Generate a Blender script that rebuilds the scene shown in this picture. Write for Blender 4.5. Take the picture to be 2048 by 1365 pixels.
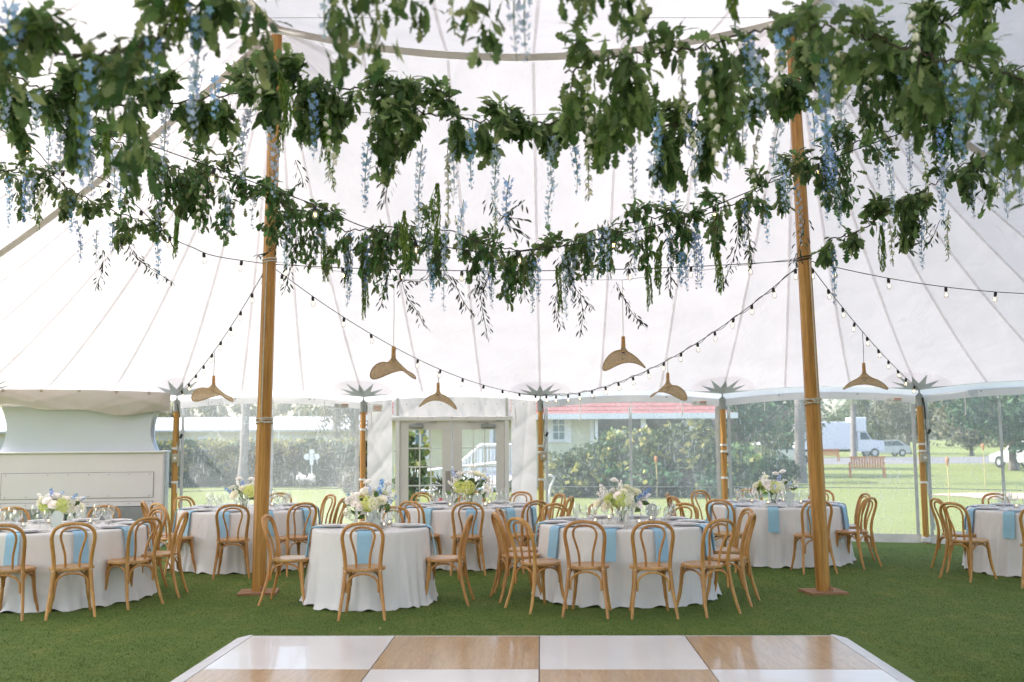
import bpy, math, random
import numpy as np
from mathutils import Vector, Matrix, Euler
S = bpy.context.scene
C = S.collection
for o in list(bpy.data.objects): bpy.data.objects.remove(o)
random.seed(11)
rng = np.random.default_rng(11)
R = math.radians
PI = math.pi

# ---------------------------------------------------------------- camera, sky, sun, exposure
cd = bpy.data.cameras.new('camera'); cam = bpy.data.objects.new('camera', cd); C.objects.link(cam)
cd.sensor_width = 36; cd.lens = 1991/2048*36; cd.clip_start = 0.05; cd.clip_end = 2000
cam.matrix_world = Matrix.Translation((0, 0, 1.66)) @ Matrix.Rotation(R(90+5.75), 4, 'X') @ Matrix.Rotation(R(-0.35), 4, 'Z')
cd.dof.use_dof = True; cd.dof.focus_distance = 10.4; cd.dof.aperture_fstop = 1.9
S.camera = cam
W = bpy.data.worlds.new('World'); S.world = W; W.use_nodes = True
SUN_EL = 46
_sd = Vector((-0.93, 0.25, 0)).normalized()
_az = math.atan2(_sd.x, _sd.y)
nt = W.node_tree; nt.nodes.clear()
_sky = nt.nodes.new('ShaderNodeTexSky'); _sky.sky_type = 'NISHITA'; _sky.sun_disc = False
_sky.sun_elevation = R(SUN_EL); _sky.sun_rotation = _az; _sky.dust_density = 2.5; _sky.air_density = 1.0
_bg = nt.nodes.new('ShaderNodeBackground'); _bg.inputs[1].default_value = 0.15
_wo = nt.nodes.new('ShaderNodeOutputWorld')
nt.links.new(_sky.outputs[0], _bg.inputs[0]); nt.links.new(_bg.outputs[0], _wo.inputs[0])
sl = bpy.data.lights.new('sun', 'SUN'); sl.energy = 2.3; sl.angle = R(0.6); sl.color = (1, 0.95, 0.88)
so = bpy.data.objects.new('sun', sl); C.objects.link(so)
_dir = Vector((_sd.x*math.cos(R(SUN_EL)), _sd.y*math.cos(R(SUN_EL)), math.sin(R(SUN_EL))))
so.rotation_euler = _dir.to_track_quat('Z', 'Y').to_euler(); so.location = (-30, 8, 30)
S.view_settings.view_transform = 'Standard'; S.view_settings.look = 'None'
S.view_settings.exposure = 1.9; S.view_settings.gamma = 1.0; S.view_settings.use_curve_mapping = False
cy = S.cycles
cy.max_bounces = 10; cy.diffuse_bounces = 5; cy.glossy_bounces = 3; cy.transmission_bounces = 6; cy.transparent_max_bounces = 24
cy.use_denoising = True; cy.sample_clamp_indirect = 6; cy.caustics_reflective = False; cy.caustics_refractive = False

# ---------------------------------------------------------------- helpers
class MB:
    def __init__(s): s.v = []; s.f = []
    def add(s, vs, fs):
        n = len(s.v); s.v += [tuple(p) for p in vs]; s.f += [tuple(i+n for i in f) for f in fs]; return s
    def box(s, c, d, rz=0, bev=0):
        x, y, z = [a/2 for a in d]
        if bev:
            b = bev; vs = []
            for sz in (-1, 1):
                for (zz, k) in (((-z, b) if sz < 0 else (z-b, 0)), ((-z+b, 0) if sz < 0 else (z, b))):
                    vs += [(-x+k, -y+b, zz), (-x+b, -y+k, zz), (x-b, -y+k, zz), (x-k, -y+b, zz), (x-k, y-b, zz), (x-b, y-k, zz), (-x+b, y-k, zz), (-x+k, y-b, zz)]
            fs = [tuple(range(7, -1, -1))] + [tuple(range(24, 32))]
            for r in range(3):
                for i in range(8): fs.append((r*8+i, r*8+(i+1) % 8, r*8+8+(i+1) % 8, r*8+8+i))
        else:
            vs = [(-x, -y, -z), (x, -y, -z), (x, y, -z), (-x, y, -z), (-x, -y, z), (x, -y, z), (x, y, z), (-x, y, z)]
            fs = [(3, 2, 1, 0), (4, 5, 6, 7), (0, 1, 5, 4), (1, 2, 6, 5), (2, 3, 7, 6), (3, 0, 4, 7)]
        cs, sn = math.cos(rz), math.sin(rz)
        return s.add([(c[0]+p[0]*cs-p[1]*sn, c[1]+p[0]*sn+p[1]*cs, c[2]+p[2]) for p in vs], fs)
    def tube(s, pts, rad, n=8, cap=True, closed=False):
        pts = [Vector(p) for p in pts]; m = len(pts)
        if not hasattr(rad, '__len__'): rad = [rad]*m
        vs = []; up = None
        for i in range(m):
            if closed: t = pts[(i+1) % m]-pts[i-1]
            else: t = pts[min(i+1, m-1)]-pts[max(i-1, 0)]
            t.normalize()
            if up is None:
                up = Vector((0, 0, 1)) if abs(t.z) < .9 else Vector((1, 0, 0))
            a = (up - t*up.dot(t))
            if a.length < 1e-6: a = t.orthogonal()
            a.normalize(); up = a; b = t.cross(a)
            for k in range(n):
                g = 2*PI*k/n; vs.append(pts[i]+(a*math.cos(g)+b*math.sin(g))*rad[i])
        fs = []
        for i in range(m if closed else m-1):
            j = (i+1) % m
            for k in range(n): fs.append((i*n+k, i*n+(k+1) % n, j*n+(k+1) % n, j*n+k))
        if cap and not closed: fs += [tuple(range(n-1, -1, -1)), tuple((m-1)*n+k for k in range(n))]
        return s.add(vs, fs)
    def lathe(s, prof, n=16, c=(0, 0, 0), capb=True, capt=True, fr=None):
        vs = []; m = len(prof)
        for (r, z) in prof:
            for k in range(n):
                g = 2*PI*k/n; vs.append((c[0]+r*math.cos(g), c[1]+r*math.sin(g), c[2]+z))
        fs = [(i*n+k, i*n+(k+1) % n, (i+1)*n+(k+1) % n, (i+1)*n+k) for i in range(m-1) for k in range(n)]
        if capb: fs.append(tuple(range(n-1, -1, -1)))
        if capt: fs.append(tuple((m-1)*n+k for k in range(n)))
        return s.add(vs, fs)
    def grid(s, nu, nv, fn):
        vs = [fn(i/nu, j/nv) for j in range(nv+1) for i in range(nu+1)]
        w = nu+1
        return s.add(vs, [(j*w+i, j*w+i+1, (j+1)*w+i+1, (j+1)*w+i) for j in range(nv) for i in range(nu)])
    def prism(s, poly, axis_off):
        n = len(poly); o = Vector(axis_off)
        vs = [Vector(p) for p in poly]+[Vector(p)+o for p in poly]
        return s.add(vs, [tuple(range(n-1, -1, -1)), tuple(range(n, 2*n))]+[(i, (i+1) % n, n+(i+1) % n, n+i) for i in range(n)])
    def xf(s, M): s.v = [tuple(M @ Vector(p)) for p in s.v]; return s
    def mesh(s, name, mat, smooth=True, sharp=40):
        me = bpy.data.meshes.new(name); me.from_pydata(s.v, [], s.f); me.validate(); me.update()
        if mat: me.materials.append(mat)
        if smooth:
            me.polygons.foreach_set('use_smooth', [True]*len(me.polygons))
            if sharp: me.set_sharp_from_angle(angle=R(sharp))
        return me
    def build(s, name, mat, parent=None, smooth=True, sharp=40, loc=None, kind=None):
        o = bpy.data.objects.new(name, s.mesh(name, mat, smooth, sharp)); C.objects.link(o)
        if parent: o.parent = parent
        if loc: o.location = loc
        if kind: o['kind'] = kind
        return o
def npmesh(name, v, f, mat, smooth=True):
    """f: (n,4) or (n,3) int array"""
    me = bpy.data.meshes.new(name); v = np.asarray(v, np.float32); f = np.asarray(f, np.int32); k = f.shape[1]
    me.vertices.add(len(v)); me.vertices.foreach_set('co', v.ravel())
    me.loops.add(f.size); me.loops.foreach_set('vertex_index', f.ravel())
    me.polygons.add(len(f)); me.polygons.foreach_set('loop_start', np.arange(0, f.size, k, dtype=np.int32))
    me.polygons.foreach_set('loop_total', np.full(len(f), k, np.int32))
    if smooth: me.polygons.foreach_set('use_smooth', np.ones(len(f), bool))
    me.update(); me.validate()
    if mat: me.materials.append(mat)
    return me
def obj(name, me, parent=None, M=None, kind=None):
    o = bpy.data.objects.new(name, me); C.objects.link(o)
    if parent: o.parent = parent
    if M is not None: o.matrix_local = M
    if kind: o['kind'] = kind
    return o
def tag(o, label, cat, group=None):
    o['label'] = label; o['category'] = cat
    if group: o['group'] = group
    return o
def thing(name, label, cat, loc=(0, 0, 0), rz=0, group=None):
    o = bpy.data.objects.new(name, None); C.objects.link(o); o.location = loc; o.rotation_euler = (0, 0, rz)
    o.empty_display_size = .1
    return tag(o, label, cat, group)
KIDS = {}
def dup(src, loc, rz, label, group=None, scale=None):
    r = src.copy(); C.objects.link(r); r.location = loc; r.rotation_euler = (0, 0, rz); r['label'] = label
    if group: r['group'] = group
    if scale: r.scale = (scale,)*3
    if src.name not in KIDS: KIDS[src.name] = [(ch, list(ch.children)) for ch in src.children]
    for ch, gs in KIDS[src.name]:
        c = ch.copy(); C.objects.link(c); c.parent = r
        for g in gs:
            d = g.copy(); C.objects.link(d); d.parent = c
    return r
def merged(templ, mats):
    """templ: (v,f) arrays, mats: list of 4x4 numpy -> combined verts, faces"""
    v, f = templ; v4 = np.c_[v, np.ones(len(v))]; mats = np.asarray(mats)
    vs = np.einsum('nij,kj->nki', mats, v4)[:, :, :3].reshape(-1, 3)
    fs = (f[None]+(np.arange(len(mats))*len(v))[:, None, None]).reshape(-1, f.shape[1])
    return vs, fs
def catrom(pts, n):
    pts = [Vector(p) for p in pts]; P_ = [pts[0]*2-pts[1]]+pts+[pts[-1]*2-pts[-2]]; out = []
    for i in range(1, len(P_)-2):
        for k in range(n):
            t = k/n; a, b, c, d = P_[i-1:i+3]
            out.append(.5*((2*b)+(c-a)*t+(2*a-5*b+4*c-d)*t*t+(3*b-a-3*c+d)*t**3))
    out.append(pts[-1]); return out

# ---------------------------------------------------------------- materials
def nodes(name):
    m = bpy.data.materials.new(name); m.use_nodes = True; t = m.node_tree; t.nodes.clear()
    out = t.nodes.new('ShaderNodeOutputMaterial'); return m, t, out
def N(t, typ, **kw):
    n = t.nodes.new('ShaderNode'+typ)
    for k, v in kw.items():
        if k.startswith('_'): setattr(n, k[1:], v)
        else: n.inputs[k.replace('9', ' ')].default_value = v
    return n
def coords(t, scale=(1, 1, 1), kind='Object', rot=(0, 0, 0)):
    tc = N(t, 'TexCoord'); mp = N(t, 'Mapping'); mp.inputs['Scale'].default_value = scale; mp.inputs['Rotation'].default_value = rot
    t.links.new(tc.outputs[kind], mp.inputs[0]); return mp.outputs[0]
def noise(t, co, scale, detail=3, rough=.55, dist=0):
    n = N(t, 'TexNoise'); n.inputs['Scale'].default_value = scale; n.inputs['Detail'].default_value = detail
    n.inputs['Roughness'].default_value = rough; n.inputs['Distortion'].default_value = dist
    t.links.new(co, n.inputs['Vector']); return n.outputs['Fac']
def ramp(t, fac, stops):
    r = N(t, 'ValToRGB'); e = r.color_ramp.elements
    while len(e) < len(stops): e.new(.5)
    for el, (p, c) in zip(e, stops): el.position = p; el.color = (*c, 1) if len(c) == 3 else c
    t.links.new(fac, r.inputs[0]); return r.outputs[0]
def bumpn(t, h, st, dist=.01):
    b = N(t, 'Bump'); b.inputs['Strength'].default_value = st; b.inputs['Distance'].default_value = dist
    t.links.new(h, b.inputs['Height']); return b.outputs[0]
def objvar(t, col, hv=.02, vv=.25, sv=.1):
    oi = N(t, 'ObjectInfo'); h = N(t, 'HueSaturation')
    mv = N(t, 'MapRange'); mv.inputs['To Min'].default_value = 1-vv; mv.inputs['To Max'].default_value = 1+vv
    t.links.new(oi.outputs['Random'], mv.inputs[0]); t.links.new(mv.outputs[0], h.inputs['Value'])
    m2 = N(t, 'MapRange'); m2.inputs['To Min'].default_value = .5-hv; m2.inputs['To Max'].default_value = .5+hv
    mu = N(t, 'Math', _operation='MULTIPLY'); mu.inputs[1].default_value = 7.31; fr = N(t, 'Math', _operation='FRACT')
    t.links.new(oi.outputs['Random'], mu.inputs[0]); t.links.new(mu.outputs[0], fr.inputs[0]); t.links.new(fr.outputs[0], m2.inputs[0])
    t.links.new(m2.outputs[0], h.inputs['Hue'])
    if hasattr(col, 'default_value') or hasattr(col, 'is_linked'): t.links.new(col, h.inputs['Color'])
    else: h.inputs['Color'].default_value = (*col, 1)
    return h.outputs[0]
def pmat(name, col, rough=.6, metallic=0, var=.12, vs=4, stretch=(1, 1, 1), bump=0, bs=60, ov=0, hv=.01, coat=0, spec=.5, transl=0, tcol=None, sheen=0, detail=4):
    m, t, out = nodes(name)
    co = coords(t, stretch)
    f = noise(t, co, vs, detail)
    c = ramp(t, f, [(.28, tuple(min(1, a*(1-var)) for a in col)), (.72, tuple(min(1, a*(1+var)) for a in col))])
    if ov: c = objvar(t, c, hv, ov)
    p = N(t, 'BsdfPrincipled'); p.inputs['Roughness'].default_value = rough; p.inputs['Metallic'].default_value = metallic
    p.inputs['Coat Weight'].default_value = coat; p.inputs['Specular IOR Level'].default_value = spec
    p.inputs['Sheen Weight'].default_value = sheen
    t.links.new(c, p.inputs['Base Color'])
    if bump:
        t.links.new(bumpn(t, noise(t, co, bs, 4), bump), p.inputs['Normal'])
    sh = p.outputs[0]
    if transl:
        tr = N(t, 'BsdfTranslucent'); mx = N(t, 'MixShader'); mx.inputs[0].default_value = transl
        if tcol: tr.inputs[0].default_value = (*tcol, 1)
        else: t.links.new(c, tr.inputs[0])
        t.links.new(sh, mx.inputs[1]); t.links.new(tr.outputs[0], mx.inputs[2]); sh = mx.outputs[0]
    t.links.new(sh, out.inputs[0]); return m

def grass_mat(name, a, b, c, d, e, amt):
    m, t, out = nodes(name)
    co = coords(t); cs = coords(t, (1, .55, 1))
    big = noise(t, co, .5, 5, .6, .4); mid = noise(t, cs, 3.2, 7, .72, .3); fine = noise(t, coords(t, (1, .35, 1)), 34, 5, .8); xf = noise(t, co, 120, 3, .8)
    c1 = ramp(t, big, [(.32, a), (.66, b)])
    c2 = ramp(t, mid, [(.30, c), (.52, d), (.74, e)])
    mx = N(t, 'Mix', _data_type='RGBA'); mx.inputs[0].default_value = .6
    t.links.new(c1, mx.inputs[6]); t.links.new(c2, mx.inputs[7])
    ml = N(t, 'Mix', _data_type='RGBA', _blend_type='MULTIPLY'); ml.inputs[0].default_value = 1
    t.links.new(mx.outputs[2], ml.inputs[6]); t.links.new(ramp(t, fine, [(.30, (1-amt,)*3), (.70, (1+amt, 1+amt*.95, 1+amt*.8))]), ml.inputs[7])
    m3 = N(t, 'Mix', _data_type='RGBA', _blend_type='MULTIPLY'); m3.inputs[0].default_value = 1
    t.links.new(ml.outputs[2], m3.inputs[6]); t.links.new(ramp(t, xf, [(.30, (.72, .72, .70)), (.70, (1.3, 1.27, 1.24))]), m3.inputs[7])
    p = N(t, 'BsdfPrincipled'); p.inputs['Roughness'].default_value = .9; p.inputs['Specular IOR Level'].default_value = .15
    p.inputs['Sheen Weight'].default_value = .15; p.inputs['Sheen Tint'].default_value = (.7, .9, .4, 1)
    t.links.new(m3.outputs[2], p.inputs['Base Color'])
    t.links.new(bumpn(t, fine, .8, .02), p.inputs['Normal'])
    t.links.new(p.outputs[0], out.inputs[0]); return m
def wood_mat(name, c0, c1, c2, scale=1, rough=.45, axis='Z', coat=.25, ov=.0, gr=14, bumps=.08):
    m, t, out = nodes(name)
    st = {'Z': (gr, gr, .8), 'Y': (gr, .8, gr), 'X': (.8, gr, gr)}[axis]
    co = coords(t, tuple(a*scale for a in st))
    n1 = noise(t, co, 1.0, 4, .6, .6); n2 = noise(t, co, 5.0, 3, .6)
    c = ramp(t, n1, [(.25, c0), (.5, c1), (.75, c2)])
    ml = N(t, 'Mix', _data_type='RGBA', _blend_type='MULTIPLY'); ml.inputs[0].default_value = 1
    t.links.new(c, ml.inputs[6]); t.links.new(ramp(t, n2, [(.3, (.72, .68, .62)), (.65, (1.1, 1.1, 1.1))]), ml.inputs[7])
    c = ml.outputs[2]
    if ov: c = objvar(t, c, .006, ov)
    p = N(t, 'BsdfPrincipled'); p.inputs['Roughness'].default_value = rough; p.inputs['Coat Weight'].default_value = coat; p.inputs['Coat Roughness'].default_value = .25
    t.links.new(c, p.inputs['Base Color'])
    t.links.new(bumpn(t, n2, bumps, .002), p.inputs['Normal'])
    t.links.new(p.outputs[0], out.inputs[0]); return m
def canvas_mat(name, dcol, tcol, fac=.5):
    m, t, out = nodes(name); co = coords(t)
    f = noise(t, co, 1.6, 5, .6); w = noise(t, coords(t, (1, 1, 8)), 40, 2)
    d = N(t, 'BsdfDiffuse'); tr = N(t, 'BsdfTranslucent'); mx = N(t, 'MixShader'); mx.inputs[0].default_value = fac
    t.links.new(ramp(t, f, [(.3, tuple(a*.93 for a in dcol)), (.6, dcol)]), d.inputs[0])
    t.links.new(ramp(t, f, [(.25, tuple(a*.9 for a in tcol)), (.65, tcol)]), tr.inputs[0])
    fo = noise(t, coords(t, (1, 1, .35)), 2.2, 4, .55, .8); b0 = bumpn(t, fo, .35, .05); b = N(t, 'Bump'); b.inputs['Strength'].default_value = .08; b.inputs['Distance'].default_value = .004; t.links.new(w, b.inputs['Height']); t.links.new(b0, b.inputs['Normal']); b = b.outputs[0]; t.links.new(b, d.inputs['Normal']); t.links.new(b, tr.inputs['Normal'])
    t.links.new(d.outputs[0], mx.inputs[1]); t.links.new(tr.outputs[0], mx.inputs[2]); t.links.new(mx.outputs[0], out.inputs[0]); return m
def vinyl_mat():
    m, t, out = nodes('clear_vinyl')
    co = coords(t, (1, 1, 1)); f = noise(t, co, 1.3, 5, .65, .6)
    s1 = noise(t, coords(t, (1, 1, .22), rot=(0, R(35), 0)), 26, 3, .6, .4)
    s2 = noise(t, coords(t, (.25, 1, 1.3), rot=(0, R(-12), 0)), 30, 3, .6, .3)
    haze = ramp(t, f, [(.3, (.15,)*3), (.72, (.28,)*3)])  # milky whitening put into the vinyl to make the view outside hazier
    sc = ramp(t, s1, [(.57, (0,)*3), (.74, (.26,)*3)]); sc2 = ramp(t, s2, [(.58, (0,)*3), (.75, (.14,)*3)])  # pale scratch streaks, whitened further to stand in for glare on ripples
    a = N(t, 'Math', _operation='ADD'); t.links.new(haze, a.inputs[0]); t.links.new(sc, a.inputs[1])
    a2 = N(t, 'Math', _operation='ADD', _use_clamp=True); t.links.new(a.outputs[0], a2.inputs[0]); t.links.new(sc2, a2.inputs[1])
    tp = N(t, 'BsdfTransparent'); tp.inputs[0].default_value = (.95, .97, .985, 1)
    d = N(t, 'BsdfDiffuse'); d.inputs[0].default_value = (.8, .84, .88, 1)
    tr = N(t, 'BsdfTranslucent'); tr.inputs[0].default_value = (.85, .89, .93, 1)
    md = N(t, 'MixShader'); md.inputs[0].default_value = .6; t.links.new(d.outputs[0], md.inputs[1]); t.links.new(tr.outputs[0], md.inputs[2])
    m1 = N(t, 'MixShader'); t.links.new(a2.outputs[0], m1.inputs[0]); t.links.new(tp.outputs[0], m1.inputs[1]); t.links.new(md.outputs[0], m1.inputs[2])
    g = N(t, 'BsdfGlossy'); g.inputs['Roughness'].default_value = .12
    bu = bumpn(t, s1, .5, .02); t.links.new(bu, g.inputs['Normal'])
    fr = N(t, 'Fresnel'); fr.inputs[0].default_value = 1.35; t.links.new(bu, fr.inputs['Normal'])
    m2 = N(t, 'MixShader'); t.links.new(fr.outputs[0], m2.inputs[0]); t.links.new(m1.outputs[0], m2.inputs[1]); t.links.new(g.outputs[0], m2.inputs[2])
    t.links.new(m2.outputs[0], out.inputs[0]); return m
def glass_mat(name, tint=(.96, .98, .98), ior=1.45, lo=.04, hi=.85):
    m, t, out = nodes(name)
    tp = N(t, 'BsdfTransparent'); tp.inputs[0].default_value = (*tint, 1)
    g = N(t, 'BsdfGlossy'); g.inputs['Roughness'].default_value = .02
    lw = N(t, 'LayerWeight'); lw.inputs[0].default_value = .32
    mr = N(t, 'MapRange'); mr.inputs['To Min'].default_value = lo; mr.inputs['To Max'].default_value = hi
    t.links.new(lw.outputs['Facing'], mr.inputs[0])
    mx = N(t, 'MixShader'); t.links.new(mr.outputs[0], mx.inputs[0]); t.links.new(tp.outputs[0], mx.inputs[1]); t.links.new(g.outputs[0], mx.inputs[2])
    t.links.new(mx.outputs[0], out.inputs[0]); return m
def leaf_mat(name, c, c2, transl=.3, rough=.45, ov=.35, hv=.02):
    m, t, out = nodes(name); co = coords(t)
    geo = N(t, 'NewGeometry')
    f = noise(t, co, 6, 2)
    col = ramp(t, f, [(.3, c), (.7, c2)])
    # paler underside of the leaf
    mb = N(t, 'Mix', _data_type='RGBA'); t.links.new(geo.outputs['Backfacing'], mb.inputs[0]); t.links.new(col, mb.inputs[6])
    mb.inputs[7].default_value = (c2[0]*1.35+.03, c2[1]*1.25+.03, c2[2]*1.3+.02, 1)
    rp = N(t, 'MapRange'); rp.inputs['To Min'].default_value = 1-ov; rp.inputs['To Max'].default_value = 1+ov
    t.links.new(geo.outputs['Random Per Island'], rp.inputs[0])
    hs = N(t, 'HueSaturation'); t.links.new(mb.outputs[2], hs.inputs['Color']); t.links.new(rp.outputs[0], hs.inputs['Value'])
    col = objvar(t, hs.outputs[0], hv, ov)
    p = N(t, 'BsdfPrincipled'); p.inputs['Roughness'].default_value = rough; p.inputs['Specular IOR Level'].default_value = .4
    t.links.new(col, p.inputs['Base Color'])
    tr = N(t, 'BsdfTranslucent'); t.links.new(col, tr.inputs[0])
    mx = N(t, 'MixShader'); mx.inputs[0].default_value = transl
    t.links.new(p.outputs[0], mx.inputs[1]); t.links.new(tr.outputs[0], mx.inputs[2]); t.links.new(mx.outputs[0], out.inputs[0]); return m
def emit_mat(name, col, st):
    m, t, out = nodes(name); e = N(t, 'Emission'); e.inputs[0].default_value = (*col, 1); e.inputs[1].default_value = st
    t.links.new(e.outputs[0], out.inputs[0]); return m
def tile_wood_mat():
    m, t, out = nodes('tile_wood'); co = coords(t, (9, .9, 1)); co2 = coords(t, (9, 1, 1))
    n1 = noise(t, co, 1.6, 5, .6, .5); n2 = noise(t, co, 9, 4, .65)
    c = ramp(t, n1, [(.25, (.40, .23, .105)), (.5, (.50, .31, .155)), (.78, (.60, .40, .22))])
    ml = N(t, 'Mix', _data_type='RGBA', _blend_type='MULTIPLY'); ml.inputs[0].default_value = 1
    t.links.new(c, ml.inputs[6]); t.links.new(ramp(t, n2, [(.3, (.75, .72, .68)), (.65, (1.08, 1.08, 1.08))]), ml.inputs[7])
    p = N(t, 'BsdfPrincipled'); p.inputs['Roughness'].default_value = .28; p.inputs['Coat Weight'].default_value = .3; p.inputs['Coat Roughness'].default_value = .08
    t.links.new(ml.outputs[2], p.inputs['Base Color'])
    t.links.new(p.outputs[0], out.inputs[0]); return m

MT = dict(
    turf=grass_mat('turf', (.062, .118, .015), (.112, .148, .025), (.040, .096, .012), (.078, .128, .018), (.205, .185, .050), .38),  # grass under the tent, its shade worked into the darker colour
    lawn=grass_mat('sunlit_lawn', (.155, .175, .052), (.185, .195, .070), (.130, .160, .045), (.165, .182, .058), (.21, .205, .09), .25),  # same grass outside, sunlight worked into the paler yellow
    chair=wood_mat('honey_oak', (.43, .195, .050), (.55, .275, .078), (.64, .35, .115), 1, .45, 'Z', .2, .14, 10),
    seat=wood_mat('honey_oak_seat', (.46, .225, .07), (.55, .29, .10), (.62, .355, .135), 1, .36, 'Y', .35, .08, 8),
    pole=wood_mat('varnished_pine', (.30, .125, .022), (.50, .24, .050), (.62, .34, .095), 1, .5, 'Z', .12, 0, 16),
    pole2=wood_mat('varnished_pine_old', (.36, .16, .036), (.52, .26, .066), (.62, .34, .10), 1, .5, 'Z', .12, .06, 22),
    plate_wood=wood_mat('base_board', (.22, .11, .05), (.33, .18, .09), (.42, .25, .14), 1, .7, 'X', 0, 0, 9),
    roof=canvas_mat('sailcloth', (.86, .83, .83), (.45, .428, .432), .5),
    seam=canvas_mat('sailcloth_seam', (.78, .76, .76), (.90, .87, .87), .76),
    patch=canvas_mat('patch_canvas', (.86, .84, .85), (.99, .97, .98), .90),
    web=canvas_mat('webbing', (.70, .67, .63), (.78, .75, .70), .62),
    star=canvas_mat('star_canvas', (.46, .51, .49), (.46, .52, .50), .5),
    wallcloth=canvas_mat('wall_canvas', (.79, .76, .77), (.62, .60, .61), .4),
    tan=canvas_mat('tan_canvas', (.62, .56, .50), (.30, .27, .24), .3),
    vinyl=vinyl_mat(),
    vinyl_edge=pmat('vinyl_edge', (.72, .74, .76), .5, transl=.4),
    cloth=pmat('linen_white', (.80, .77, .77), .9, var=.03, vs=3, bump=.12, bs=160, sheen=.2),
    napkin=pmat('napkin_blue', (.34, .58, .76), .85, var=.06, vs=8, bump=.15, bs=220, ov=.06),
    white=pmat('white_paint', (.78, .77, .78), .45, var=.02),
    offwhite=pmat('door_paint', (.70, .67, .66), .4, var=.03),
    cabinet=pmat('cabinet_paint', (.78, .715, .76), .42, var=.03, vs=2),
    neck=pmat('pale_blue_panel', (.62, .66, .75), .5, var=.03, vs=1.5),
    line=pmat('dark_line', (.05, .05, .06), .6),
    grille=pmat('grille_paint', (.62, .61, .63), .5),
    mesh_shade=pmat('grille_shade', (.035, .04, .05), .8),
    alu=pmat('aluminium', (.62, .62, .64), .35, metallic=.8, var=.05),
    steel=pmat('brushed_steel', (.36, .34, .33), .4, metallic=.7, var=.1, vs=20, stretch=(1, 1, .1)),
    iron=pmat('galvanised', (.34, .36, .37), .5, metallic=.5),
    black=pmat('black_rubber', (.012, .012, .013), .5),
    rope=pmat('rope', (.62, .58, .52), .9, var=.2, vs=60, bump=.5, bs=150),
    strap=pmat('white_strap', (.80, .80, .80), .8),
    box=pmat('outlet_box', (.40, .36, .29), .45, metallic=.3),
    china=pmat('china', (.84, .83, .84), .45, var=.02, spec=.3),
    china_pat=pmat('china_pattern', (.78, .78, .80), .45, var=.12, vs=90, spec=.3),
    silver=pmat('cutlery', (.72, .71, .70), .38, metallic=1),
    glass=glass_mat('drinking_glass', (.985, .99, .99), lo=.03, hi=.7),
    pane=glass_mat('window_pane', (.97, .98, .98), lo=.03, hi=.5),
    bulbg=glass_mat('bulb_glass', (.97, .97, .96), lo=.06, hi=.8),
    fil=emit_mat('filament', (1, .55, .18), 9),
    flame=emit_mat('candle_flame', (1, .6, .25), 5),
    wax=pmat('wax', (.82, .78, .72), .5, transl=.3),
    sign=pmat('frosted_sign', (.74, .80, .78), .35, var=.03, transl=.25),
    rattan=None,
    tilew=pmat('tile_white', (.79, .755, .755), .26, var=.03, vs=2, coat=.25),
    tilewood=tile_wood_mat(),
    leaf1=leaf_mat('leaf_dark', (.054, .124, .032), (.100, .180, .056), .52),
    leaf2=leaf_mat('leaf_mid', (.120, .195, .062), (.190, .255, .105), .54),
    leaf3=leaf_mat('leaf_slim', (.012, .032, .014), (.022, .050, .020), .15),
    amar=leaf_mat('amaranth', (.085, .170, .018), (.140, .240, .030), .35, ov=.2),
    stem=pmat('twig', (.06, .045, .03), .8),
    gstem=pmat('green_stem', (.12, .20, .06), .7),
    blue=leaf_mat('petal_blue', (.14, .29, .60), (.24, .42, .72), .4, .6, .22, .015),
    lav=leaf_mat('petal_pale_blue', (.34, .48, .70), (.46, .58, .77), .45, .6, .18, .02),
    wpet=leaf_mat('petal_white', (.85, .86, .82), (.88, .89, .86), .45, .6, .06, .01),
    wpet2=leaf_mat('petal_cream', (.82, .84, .68), (.86, .88, .76), .45, .6, .08, .01),
    lime=leaf_mat('petal_lime', (.52, .62, .12), (.64, .72, .22), .45, .6, .15, .015),
    bleaf=leaf_mat('bouquet_leaf', (.05, .12, .03), (.10, .18, .05), .3),
)
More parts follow.
